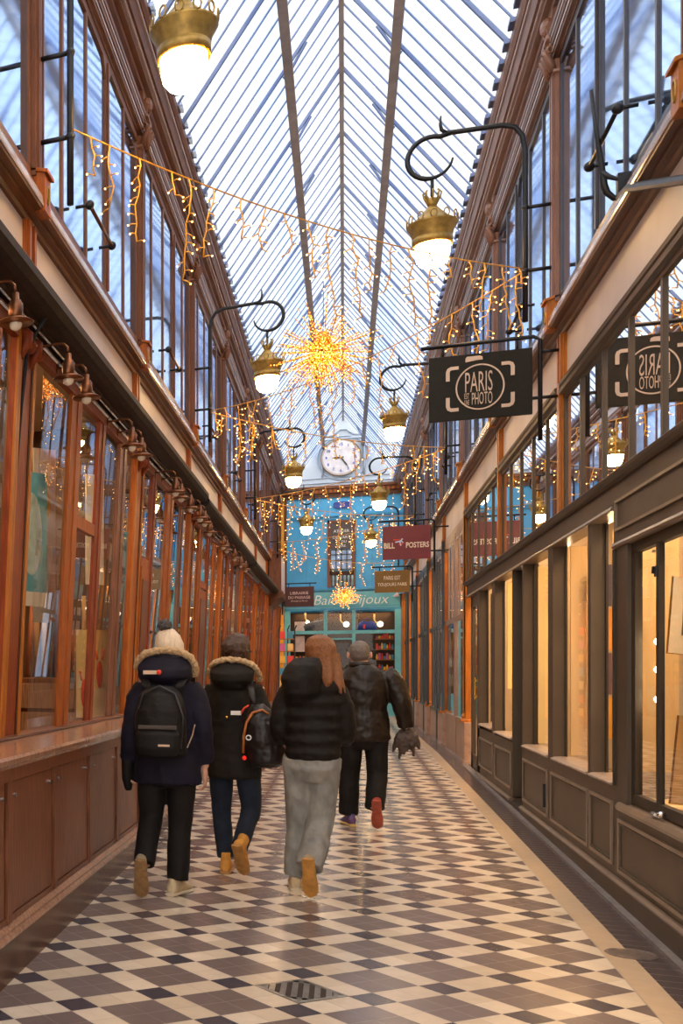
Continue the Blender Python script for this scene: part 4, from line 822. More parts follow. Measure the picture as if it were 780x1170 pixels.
# ================================================================== hanging lanterns
class LMB(MB):          # lantern head pieces: narrowed about the lantern axis and lifted to hang from the scroll
    def __init__(s, lx): super().__init__(); s.lx = lx
    def build(s, *a, **k):
        s.v = [(s.lx + (x - s.lx) * .82, y * .82, z + .08) for x, y, z in s.v]
        return super().build(*a, **k)
def lantern(side):
    # origin on the pilaster face; +x local points to the middle of the arcade (mirrored for the right)
    s = 1 if side < 0 else -1
    t = empty('hanging_lantern', (HX(side, 1.63), 0, 4.9), 'x', 'lantern', None)
    q = lambda x: s * x
    A = .75   # distance wall -> lantern axis ( bar stands .19 off the wall )
    bar = .185
    # all z relative to 4.9
    arc = [(q(bar), 0, -.42), (q(bar), 0, .3), (q(bar), 0, 1.0), (q(bar + .02), 0, 1.12), (q(bar + .07), 0, 1.20), (q(bar + .16), 0, 1.235)]
    arc += [(q(bar + .16 + (A + .0 - bar - .16) * i / 4), 0, 1.235 + .02 * i / 4) for i in range(1, 5)]
    m = MB(); m.tube(arc, .0215, 10); m.build('bracket', IRON, t, True, local=True)
    # scroll
    cx, cz, r = A + .10, 1.05, .185
    pts = []
    for i in range(22):
        a = PI * .62 - i * .235; rr = r * (1 - .005 * i)
        pts.append((q(cx + .02 + rr * math.cos(a)), 0, 1.065 + rr * math.sin(a)))
    m = MB(); m.tube([(q(A - .04), 0, 1.253)] + pts, [.021] * 16 + [.018, .016, .014, .013, .012, .01, .008], 10)
    m.tube([(q(A + .0), 0, 1.255), (q(A - .02 + .06), 0, 1.29), (q(A + .05), 0, 1.34), (q(A + .045), 0, 1.41)], [.018, .016, .012, .007], 8)
    m.build('scroll', IRON, t, True, local=True)
    for z in (.0, .52):
        m = MB(); m.tube([(q(-.0), 0, z), (q(bar), 0, z)], .016, 8); m.ball((q(bar), 0, z), .03, 8, 6); m.build('standoff', IRON, t, True, local=True)
    LX = q(cx + .01)
    m = MB(); m.tube([(LX, 0, .88), (LX, 0, .74)], .014, 8); m.build('stem', IRON, t, True, local=True)
    m = LMB(LX); m.lathe((LX, 0, .56), [(.03, 0), (.045, .02), (.065, .06), (.055, .075), (.02, .09)], 14)
    for i in range(8):
        a = i * PI / 4; c, d = math.cos(a), math.sin(a)
        m.tube([(LX + .045 * c, .045 * d, .60), (LX + .075 * c, .075 * d, .65), (LX + .085 * c, .085 * d, .69), (LX + .068 * c, .068 * d, .70)], .009, 6)
    m.build('crown_finial', BRONZE, t, True, local=True)
    m = LMB(LX); m.lathe((LX, 0, .28), [(.172, -.02), (.178, .0), (.20, .075), (.235, .125), (.24, .135), (.20, .15), (.13, .21), (.075, .26), (.045, .29), (.03, .30), (.0, .30)], 24)
    m.build('hood', BRONZE, t, True, local=True)
    m = LMB(LX)
    for i in range(12):
        a = i * PI / 6; c, d = math.cos(a), math.sin(a); r0 = .235
        tv = (-d, c)
        pp = [(LX + r0 * c + tv[0] * .03 * math.cos(b), r0 * d + tv[1] * .03 * math.cos(b), .45 + .035 * math.sin(b)) for b in [2 * PI * j / 8 for j in range(8)]]
        m.tube(pp, .007, 5, True)
        r0 = .185; m.add([(LX + r0 * math.cos(a - .2), r0 * math.sin(a - .2), .30), (LX + r0 * math.cos(a + .2), r0 * math.sin(a + .2), .30), (LX + r0 * c, r0 * d, .225), (LX + (r0 - .006) * math.cos(a - .2), (r0 - .006) * math.sin(a - .2), .30), (LX + (r0 - .006) * math.cos(a + .2), (r0 - .006) * math.sin(a + .2), .30), (LX + (r0 - .006) * c, (r0 - .006) * d, .225)], [(0, 2, 1), (3, 4, 5), (0, 1, 4, 3), (1, 2, 5, 4), (2, 0, 3, 5)])
    m.tube([(LX + .215 * math.cos(a), .215 * math.sin(a), .42) for a in [2 * PI * i / 24 for i in range(24)]], .012, 6, True); m.lathe((LX, 0, .24), [(.186, 0), (.19, .06), (.187, .06), (.183, .0)], 24)
    m.build('ornament_ring', BRONZE, t, True, local=True)
    m = LMB(LX); m.lathe((LX, 0, .28), [(.0, -.225), (.06, -.222), (.11, -.205), (.145, -.165), (.162, -.10), (.166, -.02), (.16, .04)], 24); m.build('globe', LAMP, t, True, local=True)
    return t
def lanterns():
    pl, pr = lantern(-1), lantern(1)
    L = [('wall lantern with overexposed white globe nearest the viewer, top left', 2), ('lit wall lantern left of the golden starburst', 4), ('lit wall lantern low on the left, third along the left wall', 6), ('small far lantern against the blue end wall on the left', 8)]
    Rr = [('large lit lantern on a scrolled bracket at upper right', 3), ('lit lantern just left of the photo shop sign', 5), ('lit lantern above the dark red hanging sign, third on the right', 7), ('smallest far lantern beside the dark red hanging sign', 9)]
    for lst, p, side in ((L, pl, -1), (Rr, pr, 1)):
        for i, (lab, k) in enumerate(lst):
            o = p if i == 0 else copy_tree(p); o.location = (HX(side, 1.63), ST[k], 4.9); tag(o, 'iron and bronze ' + lab, 'lantern', 'lanterns along the arcade')
    # the pair of brackets just behind the viewer keep the rhythm of the arcade
# ================================================================== signs
def sign(name, label, y, xr, xl, ztop, h, face, side=1, wall=None):
    t = empty(name, ((xr + xl) / 2, y, ztop - h / 2), label, 'sign')
    w = abs(xr - xl)
    m = MB(); m.box(-w / 2, w / 2, -.016, .016, -h / 2, h / 2); m.build('board', face, t, local=True, bevel=.003)
    s = side; wx = HX(side, 1.685) - (xr + xl) / 2; bx = s * (w / 2 + .055)
    m = MB(); m.tube([(-s * (w / 2 + .06), 0, h / 2 + .09), (s * (w / 2 + .01), 0, h / 2 + .09), (bx, 0, h / 2 + .06), (bx, 0, -h / 2 - .22)], .017, 8)
    for z in (h / 2 - .04, -h / 2 + .13): m.tube([(s * w / 2, 0, z) if z < 0 else (bx, 0, z), (wx, 0, z)], .014, 8)
    b = m.build('bracket', IRON, t, True, local=True)
    for x in (-w * .36, w * .36): m = MB(); m.tube([(x, 0, h / 2 + .08), (x, 0, h / 2 - .01)], .01, 6); m.build('hanger', IRON, t, True, local=True)
    return t, w
def plate(pts, d=.004, y=-.022):
    m = MB(); n = len(pts); m.add([(x, y, z) for x, z in pts] + [(x, y + d, z) for x, z in pts], [tuple(range(n)), tuple(range(n, 2 * n))[::-1]] + [(i, n + i, n + (i + 1) % n, (i + 1) % n) for i in range(n)]); return m
def strip_path(pts, w):     # flat band along a polyline in the sign plane
    m = MB(); n = len(pts); L_, R_ = [], []
    for i, p in enumerate(pts):
        a = pts[max(i - 1, 0)]; b = pts[min(i + 1, n - 1)]; dx, dz = b[0] - a[0], b[1] - a[1]; l = math.hypot(dx, dz) or 1
        L_.append((p[0] - dz / l * w / 2, p[1] + dx / l * w / 2)); R_.append((p[0] + dz / l * w / 2, p[1] - dx / l * w / 2))
    for i in range(n - 1):
        q = [L_[i], R_[i], R_[i + 1], L_[i + 1]]
        m.add([(x, -.022, z) for x, z in q] + [(x, -.016, z) for x, z in q], [(0, 1, 2, 3), (7, 6, 5, 4), (0, 4, 5, 1), (1, 5, 6, 2), (2, 6, 7, 3), (3, 7, 4, 0)])
    return m
def fit(par, s, w, h, loc, rot, m, bold=-.001):          # lettering set to an exact width and height
    o = text(par, s, .2, loc, rot, m, bold=bold, name='lettering')
    xs = [v.co.x for v in o.data.vertices]; ys = [v.co.y for v in o.data.vertices]
    cx, cy = (max(xs) + min(xs)) / 2, (max(ys) + min(ys)) / 2
    for v in o.data.vertices: v.co.x = (v.co.x - cx) * w / (max(xs) - min(xs)); v.co.y = (v.co.y - cy) * h / (max(ys) - min(ys))
    return o
def signs():
    INK = mat('sign_beige', (.66, .48, .34), .5, 0, .05); RX = PI / 2
    t, w = sign('hanging_sign', 'charcoal hanging sign reading PARIS EST UNE PHOTO inside a camera outline', 10.27, 1.405, .655, 4.26, .545, mat('charcoal_board', (.017, .014, .009), .6, 0, .12, 30, spec=.2))
    both = []
    def face(par, flip):
        R_ = (RX, 0, PI) if flip else (RX, 0, 0)
        sg = -1 if flip else 1
        def T(s, sz, x, z, **k): return text(par, s, sz, (sg * x, -.018 * sg, z), R_, INK, **k)
        for s_, w_, h_, x_, z_ in (('PARIS', .198, .168, -.008, .035), ('PHOTO', .148, .100, .016, -.105), ('EST', .034, .046, -.095, -.079), ('UNE', .034, .042, -.095, -.132)):
            fit(par, s_, w_, h_, (sg * x_, -.018 * sg, z_), R_, INK)
        ms = []
        ms.append(strip_path([(.172 * math.cos(a), .186 * math.sin(a) - .01) for a in [2 * PI * i / 48 for i in range(49)]], .011))
        for sx in (-1, 1):
            for sz in (-1, 1):
                c = [(sx * .155, sz * .175 - .01), (sx * .21, sz * .175 - .01), (sx * .228, sz * .165 - .01), (sx * .235, sz * .145 - .01), (sx * .235, sz * .07 - .01)]
                ms.append(strip_path(c, .028))
        arc = [(-.105, .205), (-.105, .235), (-.095, .25), (.0, .25), (.018, .24), (.02, .215)] + [(x, .215 - abs(x + .02) * .12) for x in (-.02, -.06)]
        ms.append(plate(arc))
        for m in ms:
            if flip: m.xform(Matrix.Rotation(PI, 4, 'Z'))
        big = MB()
        for m in ms: big.add(m.v, m.f)
        big.build('camera_outline', INK, par, local=True)
    face(t, False); face(t, True)
    t, w = sign('hanging_sign', 'dark red hanging sign reading BILL POSTERS with small figure', 20.4, 1.33, .60, 4.08, .57, mat('burgundy_board', (.16, .010, .018), .45, 0, .1, 20))
    for fl in (False, True):
        R_ = (RX, 0, PI) if fl else (RX, 0, 0); sg = -1 if fl else 1
        fit(t, 'BILL', .165, .095, (sg * -.262, -.018 * sg, -.045), R_, mat('sign_cream', (.78, .66, .50), .5), .004)
        fit(t, 'POSTERS', .345, .095, (sg * .165, -.018 * sg, -.045), R_, mat('sign_cream', (1, 1, 1)), .004)
        m = MB()
        for a in (strip_path([(-.17, .01), (-.12, .02), (-.09, .03), (-.06, .07)], .02), strip_path([(-.10, .02), (-.085, -.05)], .018), strip_path([(-.11, .03), (-.07, .02), (-.05, .0)], .016)): m.add(a.v, a.f)
        if fl: m.xform(Matrix.Rotation(PI, 4, 'Z'))
        m.build('figure_emblem', mat('pale_blue_ink', (.6, .68, .85), .5), t, local=True)
        m = MB(); a = strip_path([(-.20, .055), (-.13, .05), (-.10, .06)], .02); m.add(a.v, a.f); a = strip_path([(-.12, -.03), (-.07, -.02), (-.05, -.01)], .018); m.add(a.v, a.f)
        if fl: m.xform(Matrix.Rotation(PI, 4, 'Z'))
        m.build('red_strokes', mat('red_ink', (.65, .06, .02), .6), t, local=True)
    t, w = sign('hanging_sign', 'golden brown hanging sign reading PARIS EST TOUJOURS PARIS', 27.2, 1.35, .64, 3.90, .50, mat('ochre_board', (.19, .095, .012), .5, 0, .1, 20))
    for fl in (False, True):
        R_ = (RX, 0, PI) if fl else (RX, 0, 0); sg = -1 if fl else 1
        fit(t, 'PARIS EST', .336, .09, (0, -.018 * sg, .085), R_, mat('sign_cream', (1, 1, 1)), .001); fit(t, 'TOUJOURS PARIS', .59, .095, (0, -.018 * sg, -.075), R_, mat('sign_cream', (1, 1, 1)), .001)
    t, w = sign('hanging_sign', 'brown hanging sign reading LIBRAIRIE DU PASSAGE on the far left', 31.6, -1.49, -.745, 3.92, .55, mat('maroon_board', (.07, .012, .014), .5, 0, .1, 20), -1)
    for fl in (False, True):
        R_ = (RX, 0, PI) if fl else (RX, 0, 0); sg = -1 if fl else 1; PK = mat('sign_pink', (.72, .52, .48), .5)
        fit(t, 'LIBRAIRIE', .46, .075, (0, -.018 * sg, .10), R_, PK, .001); fit(t, 'DU PASSAGE', .555, .075, (0, -.018 * sg, -.02), R_, PK, .001); fit(t, '(Passage Jouffroy)', .42, .045, (0, -.018 * sg, -.12), R_, PK, 0)
    # iron sign bracket near the viewer on the right, seen against the upper windows
    t = empty('iron_bracket', (1.577, 8.0, 4.56), 'black wrought iron bracket with a tall spike and sloping bar at the far right', 'bracket')
    m = MB(); m.tube([(-.168, 0, .69), (-.14, 0, .42), (-.105, 0, .14), (-.10, 0, .08), (-.085, 0, .03), (-.05, 0, -.01), (.0, 0, -.01)], [.010, .014, .017, .02, .02, .019, .017], 8); m.build('spike', IRON, t, True, local=True)
    m = MB(); m.tube([(-.11, .0, .16), (-.08, -.02, .12), (-.04, -.06, .08)], [.018, .016, .01], 8); m.build('leaf', IRON, t, True, local=True)
    m = MB(); m.tube([(-.02, 0, -.01), (-.06, -.45, -.13), (-.07, -1.7, -.60)], .026, 8); m.box(-.04, .03, -.06, .0, -.06, .12); m.build('bar', IRON, t, local=True)
    # window stays
    def stay(side):
        t = empty('window_stay', (HX(side, 1.66), 0, 4.93), 'x', 'window stay', 'window stays on the upper storey')
        s = -side
        m = MB(); m.tube([(s * .10, -.4, 0), (s * .10, .4, 0)], .014, 8); m.build('rod', COPPER if side < 0 else IRON, t, True, local=True)
        for e in (-.4, .4): m = MB(); m.ball((s * .10, e, 0), .034, 8, 6); m.tube([(0, e, 0), (s * .1, e, 0)], .013, 6); m.build('knuckle', IRON, t, True, local=True)
        return t
    for side in (-1, 1):
        p = stay(side)
        for i, k in enumerate(range(2, 8)):
            o = p if i == 0 else copy_tree(p); o.location = (HX(side, 1.66), ST[k] + 1.48, 4.93)
            tag(o, 'horizontal metal stay on the %s upper windows, %s from the viewer' % ('left' if side < 0 else 'right', ['first', 'second', 'third', 'fourth', 'fifth', 'sixth'][i]))
    # floor fittings
    t = empty('floor_drain', (-.189, 5.486, gz(5.486)), 'square metal drain grate with dark slots set in the paving', 'drain', rz=PI / 4)
    a = .437 / 3
    m = MB(); m.box(-a, a, -a, -a + .02, 0, .003); m.box(-a, a, a - .02, a, 0, .003); m.box(-a, -a + .02, -a + .02, a - .02, 0, .003); m.box(a - .02, a, -a + .02, a - .02, 0, .003); m.build('frame', mat('zinc', (.36, .35, .33), .3, .7, .2, 20), t, local=True)
    m = MB(); m.box(-a + .02, a - .02, -a + .02, a - .02, .0, .002); m.build('dark_pit', mat('slot_dark', (.03, .02, .015), .8), t, local=True)
    m = MB(); rz = Matrix.Rotation(-PI / 4, 4, 'Z')
    # slots run along the arcade: bars between them
    for i in range(8):
        x = (-3.5 + i) * .050; hh = a * 1.34 - abs(x) * .98
        if hh > .02: m.box(x - .013, x + .013, -hh, hh, .0015, .0045)
    m.xform(rz); 
    # triangular corner plates
    c = a - .019
    for sx, sy in ((1, 1), (1, -1), (-1, 1), (-1, -1)):
        L_ = .07 if sx * sy > 0 else .05
        p_ = [(sx * c, sy * c), (sx * (c - L_), sy * c), (sx * c, sy * (c - L_))]
        m.add([(x, y, .0045) for x, y in p_] + [(x, y, .001) for x, y in p_], [(0, 1, 2), (3, 5, 4), (0, 3, 4, 1), (1, 4, 5, 2), (2, 5, 3, 0)])
    m.build('grate', mat('zinc', (1, 1, 1)), t, local=True)
    m = MB(); m.lathe((1.385, 6.85, gz(6.85)), [(.118, -.005), (.118, .004), (.105, .006), (.10, .004), (.0, .004)], 28); m2 = m.build('access_cover', mat('worn_cover', (.17, .13, .11), .4, .4, .4, 30), None)
    tag(m2, 'small round metal access cover on the right paving border', 'cover')
    # plants / cables
    for nm, y, side, lab in (('hanging_cable', 6.15, -1, 'dark looping cable hanging from the awning box over the nearest left window'),):
        m = MB(); x = HX(side, 1.47); m.tube([(x, y, 3.82), (x - .03, y + .02, 3.70), (x - .10, y + .05, 3.62), (x - .16, y + .06, 3.52), (x - .19, y + .04, 3.2), (x - .22, y + .02, 2.8), (x - .25, y + .0, 2.4)], .011, 8); tag(m.build(nm, IRON, None, True), lab, 'cable')

# ================================================================== fairy lights
def garland(idx, A, B, sag, seed, label):
    rr = random.Random(seed); A, B = Vector(A), Vector(B)
    t = empty('icicle_light_string', tuple((A + B) / 2), label, 'string lights', 'icicle light strings across the arcade')
    L_ = (B - A).length; n = max(12, int(L_ / .12)); side = (B - A).normalized()
    def P_(f): p = A.lerp(B, f); p.z -= sag * 4 * f * (1 - f); return p
    wr = .0055 if idx < 2 else .007
    m = MB(); m.tube([P_(i / n) for i in range(n + 1)], wr, 5); m.build('cable', GLOWW, t, True)
    nd = int(L_ / (.22 if idx < 2 else .30 if idx < 4 else .42)); 
    for i in range(nd):
        f = (i + .5) / nd + rr.uniform(-.01, .01); p = P_(f); ln = rr.choice((.16, .28, .42, .55, .70)) * rr.uniform(.8, 1.1)
        m = MB(); b = MB(); pts = [p.copy()]; q = p.copy(); k = max(3, int(ln / .055))
        for j in range(k):
            q = q + Vector((rr.uniform(-.022, .022), rr.uniform(-.022, .022), -ln / k)); pts.append(q.copy())
            d = Vector((rr.choice((-1, 1)) * rr.uniform(.03, .055), rr.uniform(-.03, .03), -rr.uniform(-.01, .035)))
            m.tube([q, q + d * .6 + Vector((0, 0, .006)), q + d], wr * .8, 4)
            b.ball(q + d, .0065 if idx < 2 else .0080, 5, 4)
        m.tube(pts, wr, 5)
        dr = m.build('icicle_drop', GLOWW, t, True); b.build('bulbs', BULB, dr, True)
def starburst(c, rad, n, seed, label, beads=9, w=.006):
    rr = random.Random(seed); c = Vector(c)
    t = empty('starburst_light', tuple(c), label, 'starburst light')
    m = MB(); m.tube([c + Vector((0, 0, .34 * rad)), c + Vector((0, 0, .05 * rad))], [.10 * rad, .16 * rad], 10); m.build('core', mat('golden_core', (.55, .25, .02), .35, .4), t, True)
    m = MB(); m.tube([c + Vector((0, 0, .3 * rad)), c + Vector((0, 0, rad * 1.3))], .004, 5); m.build('hanging_wire', IRON, t)
    dirs = []
    for i in range(n):
        z = 1 - 2 * (i + .5) / n; a = i * 2.39996; s = math.sqrt(max(0, 1 - z * z)); d = Vector((s * math.cos(a), s * math.sin(a), z))
        if z > .45 and i % 2: d.z = -abs(d.z) * rr.uniform(.6, 1); d.normalize()
        dirs.append((d + Vector([rr.uniform(-.07, .07) for _ in range(3)])).normalized())
    def ray(m, b, b2, d, L_):
        m.tube([c + d * .05 * rad, c + d * L_], [w * .8, w * .6], 4)
        for j in range(beads):
            f = .14 + .86 * (j + rr.random() * .5) / beads; o = Vector([rr.uniform(-1, 1) for _ in range(3)]) * w * 1.3
            (b if j % 3 else b2).ball(c + d * L_ * f + o, w * (1.25 if j % 3 else 1.0), 5, 4)
    for i, d in enumerate(dirs[:96]):
        m = MB(); b = MB(); b2 = MB(); ray(m, b, b2, d, rad * rr.uniform(.62, 1.06)); r_ = m.build('light_ray', AMBERW, t, True); b.build('bulbs', STARB, r_, True); b2.build('bright_bulbs', STARW, r_, True)
    if len(dirs) > 96:
        m = MB(); b = MB(); b2 = MB()
        for d in dirs[96:]: ray(m, b, b2, d, rad * rr.uniform(.6, .95))
        r_ = m.build('light_rays', AMBERW, t, True, kind='stuff'); b.build('bulbs', STARB, r_, True); b2.build('bright_bulbs', STARW, r_, True)
def festive():
    def BP(side, k, z=4.9): return (HX(side, 1.44), ST[k], z)
    seq = [(BP(-1, 2, 4.95), BP(1, 3, 4.92), .14, 'nearest icicle light string crossing from upper left to the big right lantern bracket'),
           (BP(1, 3, 4.90), BP(-1, 4, 4.88), .18, 'icicle light string from the big right lantern bracket past the golden starburst'),
           (BP(-1, 4, 4.86), BP(1, 5, 4.88), .10, 'icicle light string starting under the second left lantern'),
           (BP(1, 5, 4.86), BP(-1, 6, 4.88), .10, 'icicle light string descending behind the photo shop sign'),
           (BP(-1, 6, 4.86), BP(1, 7, 4.88), .10, 'icicle light string just in front of the end clock gable'),
           (BP(1, 7, 4.86), BP(-1, 8, 4.88), .12, 'far icicle light string glittering before the blue wall'),
           (BP(-1, 8, 4.7), BP(1, 9, 4.6), .15, 'farthest icicle light string low across the blue wall')]
    for i, (a, b, s, lab) in enumerate(seq): garland(i, a, b, s, 20 + i, lab)
    starburst((-.20, 12.25, 4.98), .57, 150, 3, 'large golden starburst of lights hanging in mid-arcade', 11, .0062)
    starburst((.02, 33.4, 3.78), .46, 70, 5, 'small far golden starburst over the turquoise shop sign', 7, .009)
    # light drizzle of bulbs in front of the blue wall
    rr = random.Random(9); t = empty('curtain_lights', (XC, 34.4, 6.7), 'curtain of tiny warm lights hanging in front of the blue end wall', 'string lights')
    for i in range(11):
        x = -1.5 + i * .28; m = MB(); b = MB(); L_ = rr.uniform(.5, 2.2); q = Vector((x, 34.4, 6.75)); pts = [q.copy()]
        for j in range(int(L_ / .15)):
            q = q + Vector((rr.uniform(-.03, .03), 0, -.15)); pts.append(q.copy()); b.ball(q + Vector((rr.uniform(-.05, .05), 0, 0)), .012, 5, 4)
        m.tube(pts, .004, 4); d = m.build('light_strand', mat('thin_silver_wire', (.6, .5, .45), .4, .5), t); b.build('bulbs', emit('tiny_warm_bulb', (1, .66, .42), 3), d, True)
    m = MB(); m.tube([(HX(-1, 1.6), 34.4, 6.78), (HX(1, 1.6), 34.4, 6.78)], .01, 5); m.build('cable', IRON, t)
# ================================================================== people
SKIN = mat('skin', (.62, .34, .24), .5, 0, .08, 8)
def oval(c, rx, ry, tx=0): return (c, (rx, 0, 0), (0, ry, tx))
def remesh(o, v, sm=4, disp=None):
    r = o.modifiers.new('remesh', 'REMESH'); r.mode = 'VOXEL'; r.voxel_size = v; r.use_smooth_shade = True
    if sm: s = o.modifiers.new('smooth', 'SMOOTH'); s.iterations = sm; s.factor = .5
    if disp:
        tx = bpy.data.textures.new('folds', 'CLOUDS'); tx.noise_scale = disp[0]; d = o.modifiers.new('folds', 'DISPLACE'); d.texture = tx; d.strength = disp[1]; d.mid_level = .5
    return o
def limb(m, pts, rs, n=14, flat=1.0):
    pts = [Vector(p) for p in pts]
    # smooth the path and radii
    P2, R2 = [], []
    for i in range(len(pts) - 1):
        p0, p1, p2, p3 = pts[max(i - 1, 0)], pts[i], pts[i + 1], pts[min(i + 2, len(pts) - 1)]
        for j in range(4):
            t = j / 4; P2.append(.5 * ((2 * p1) + (-p0 + p2) * t + (2 * p0 - 5 * p1 + 4 * p2 - p3) * t * t + (-p0 + 3 * p1 - 3 * p2 + p3) * t ** 3)); R2.append(rs[i] + (rs[i + 1] - rs[i]) * (3 * t * t - 2 * t ** 3))
    P2.append(pts[-1]); R2.append(rs[-1]); m.tube(P2, R2, n); return m
def hand(m, wrist, d, side, spread=.0):
    # small relaxed hand pointing along d: palm, thumb leaving its side, four fingers curling forward
    w = Vector(wrist); d = Vector(d).normalized(); f = Vector((0, 1, 0)); f = (f - d * f.dot(d)).normalized(); s = d.cross(f)
    m.loft([(w, s * .018, f * .026), (w + d * .03, s * .019, f * .036), (w + d * .07, s * .019, f * .043), (w + d * .095, s * .017, f * .041)], 12)
    for i, (o, L_) in enumerate(((.031, .070), (.011, .080), (-.010, .075), (-.030, .058))):
        a = w + d * .088 + f * o; b = a + d * L_ * .45 + s * side * .004; c = b + d * L_ * .32 + s * side * .018; e = c + d * L_ * .12 + s * side * .02
        m.tube([a - d * .02, a, b, c, e], [.0095, .0098, .0092, .0085, .0065], 8)
    a = w + d * .025 + f * .032; m.tube([a, a + d * .028 + f * .022, a + d * .055 + f * .028 + s * side * .006, a + d * .078 + f * .024 + s * side * .012], [.013, .0125, .0105, .007], 8)
def body(t, sh, hz, arms, legs, headc, hr=.098, neck=None, tilt=(0, 0, 0)):
    m = MB(); hc = Vector(headc)
    m.loft([oval((0, 0, hz - .08), .12, .09), oval((0, 0, hz + .02), .16, .11), oval((0, 0, hz + .14), .13, .09), oval((0, .0, sh - .18), .16, .10), oval((0, -.01, sh - .04), .165, .095), oval((0, 0, sh + .03), .09, .07), oval((0, .005, sh + .07), .055, .058)], 16)
    limb(m, [(0, 0, sh), (hc.x * .4, hc.y * .4, sh + .07), (hc.x, hc.y, hc.z - .05)], [.058, .056, .058])
    k = len(m.v)
    m.loft([oval((0, .02, -.125), .035, .03), oval((0, .012, -.10), .062, .065), oval((0, 0, -.05), .073, .090), oval((0, -.005, .0), .078, .098), oval((0, -.006, .05), .075, .094), oval((0, -.004, .09), .055, .070), oval((0, 0, .112), .022, .03)], 18)
    m.loft([((0, .095, .02), (.008, 0, 0), (0, .006, 0)), ((0, .105, -.01), (.011, 0, 0), (0, .012, 0)), ((0, .112, -.03), (.016, 0, 0), (0, .014, 0)), ((0, .1, -.04), (.012, 0, 0), (0, .01, 0))], 10)
    for s in (-1, 1): m.ball((s * .083, -.008, -.008), .030, 10, 8, 1.1, .38, .7)
    M_ = Matrix.Translation(hc) @ Euler(tilt).to_matrix().to_4x4() @ Matrix.Scale(hr / .098, 4)
    m.xform(M_, k)
    for (S_, E_, W_, H_) in arms:
        limb(m, [S_, E_, W_], [.05, .042, .028]); s = 1 if S_[0] > 0 else -1; hand(m, W_, H_, -s)
    for (H_, K_, A_) in legs: limb(m, [H_, K_, A_], [.085, .055, .04])
    b = m.build('body', SKIN, t, True, local=True); remesh(b, .0065, 2)
    for s in (-1, 1):
        e = MB(); p = M_ @ Vector((s * .03, .088, .012)); e.ball(p, .011, 10, 8); e.build('eye', mat('eye_dark', (.05, .03, .02), .15), t, True, local=True)
    return b, M_
def trousers(t, hz, legs, mt, w=.175, d=.125, r=(.105, .082, .075), crumple=.012, name='trousers'):
    m = MB(); m.loft([oval((0, 0, hz - .14), w * .8, d * .8), oval((0, -.01, hz - .05), w, d), oval((0, 0, hz + .08), w * .95, d * .95), oval((0, 0, hz + .18), w * .86, d * .88)], 18)
    for (H_, K_, A_) in legs:
        H_, K_, A_ = Vector(H_), Vector(K_), Vector(A_); C_ = K_.lerp(A_, .45) + Vector((0, -.012, 0))
        limb(m, [H_ + Vector((0, 0, .04)), H_.lerp(K_, .5), K_, C_, A_], [r[0], r[0] * .93, r[1], (r[1] + r[2]) / 2, r[2]], 16)
    o = m.build(name, mt, t, True, local=True); remesh(o, .010, 3, (.09, crumple)); return o
def shoe(t, toe, yaw, pitch, upper, sole, L_=.28, boot=.0, name='shoe'):
    """toe = point on the ground under the ball of the foot, pitch = heel lifted by this angle"""
    s = MB(); out = [(0, -.5, .036), (0, -.42, .040), (0, -.1, .040), (0, .15, .050), (0, .35, .048), (0, .46, .034), (0, .5, .012)]
    def tr(m):
        M_ = Matrix.Translation(Vector(toe)) @ Matrix.Rotation(yaw, 4, 'Z') @ Matrix.Rotation(-pitch, 4, 'X') @ Matrix.Translation(Vector((0, -.48 * L_, 0)))
        # pivot near the ball of the foot
        m.xform(M_); return m
    secs = []
    for _, y, w in out: secs.append(((0, y * L_, .014), (w, 0, 0), (0, 0, .014)))
    s.loft([((0, y * L_, .0125), (w, 0, 0), (0, 0, .0135)) for _, y, w in out], 14); 
    so = tr(s)
    u = MB(); u.loft([((0, -.49 * L_, .05), (.022, 0, 0), (0, 0, .028)), ((0, -.44 * L_, .055), (.035, 0, 0), (0, 0, .045)), ((0, -.25 * L_, .06), (.037, 0, 0), (0, .012, .052)), ((0, 0, .055), (.037, 0, 0), (0, .02, .042)), ((0, .2 * L_, .042), (.044, 0, 0), (0, .01, .028)), ((0, .38 * L_, .034), (.040, 0, 0), (0, 0, .020)), ((0, .47 * L_, .028), (.018, 0, 0), (0, 0, .010))], 14)
    u.loft([((0, -.26 * L_, .06), (.036, 0, 0), (0, .052, 0)), ((0, -.27 * L_, .10 + boot), (.038, 0, 0), (0, .050, 0)), ((0, -.27 * L_, .115 + boot), (.040, 0, 0), (0, .052, 0))], 14)
    tr(u); p = u.build(name, upper, t, True, local=True); remesh(p, .006, 3)
    q = so.build('sole', sole, p, False, local=True); return p
def coat(t, secs, sleeves, mt, name='coat', vox=.011, folds=(.10, .022), extra=None):
    m = MB(); m.loft([oval(*s) for s in secs], 24)
    for pts, rs in sleeves: limb(m, pts, rs, 16)
    if extra: extra(m)
    o = m.build(name, mt, t, True, local=True); remesh(o, vox, 4, folds); return o
def furband(t, pts, r, mt):
    m = MB(); limb(m, pts, [r] * len(pts), 12); o = m.build('fur_trim', mt, t, True, local=True); remesh(o, .009, 2, (.018, .028)); return o
FUR = mat('beige_fur', (.48, .33, .18), .95, 0, .3, 60, (1, 1, 1), .6)
def fabric(n, c, rough=.8, **k): return mat(n, c, rough, 0, .3, 9, (1, 1, 1), .25, 120, .3, **k)
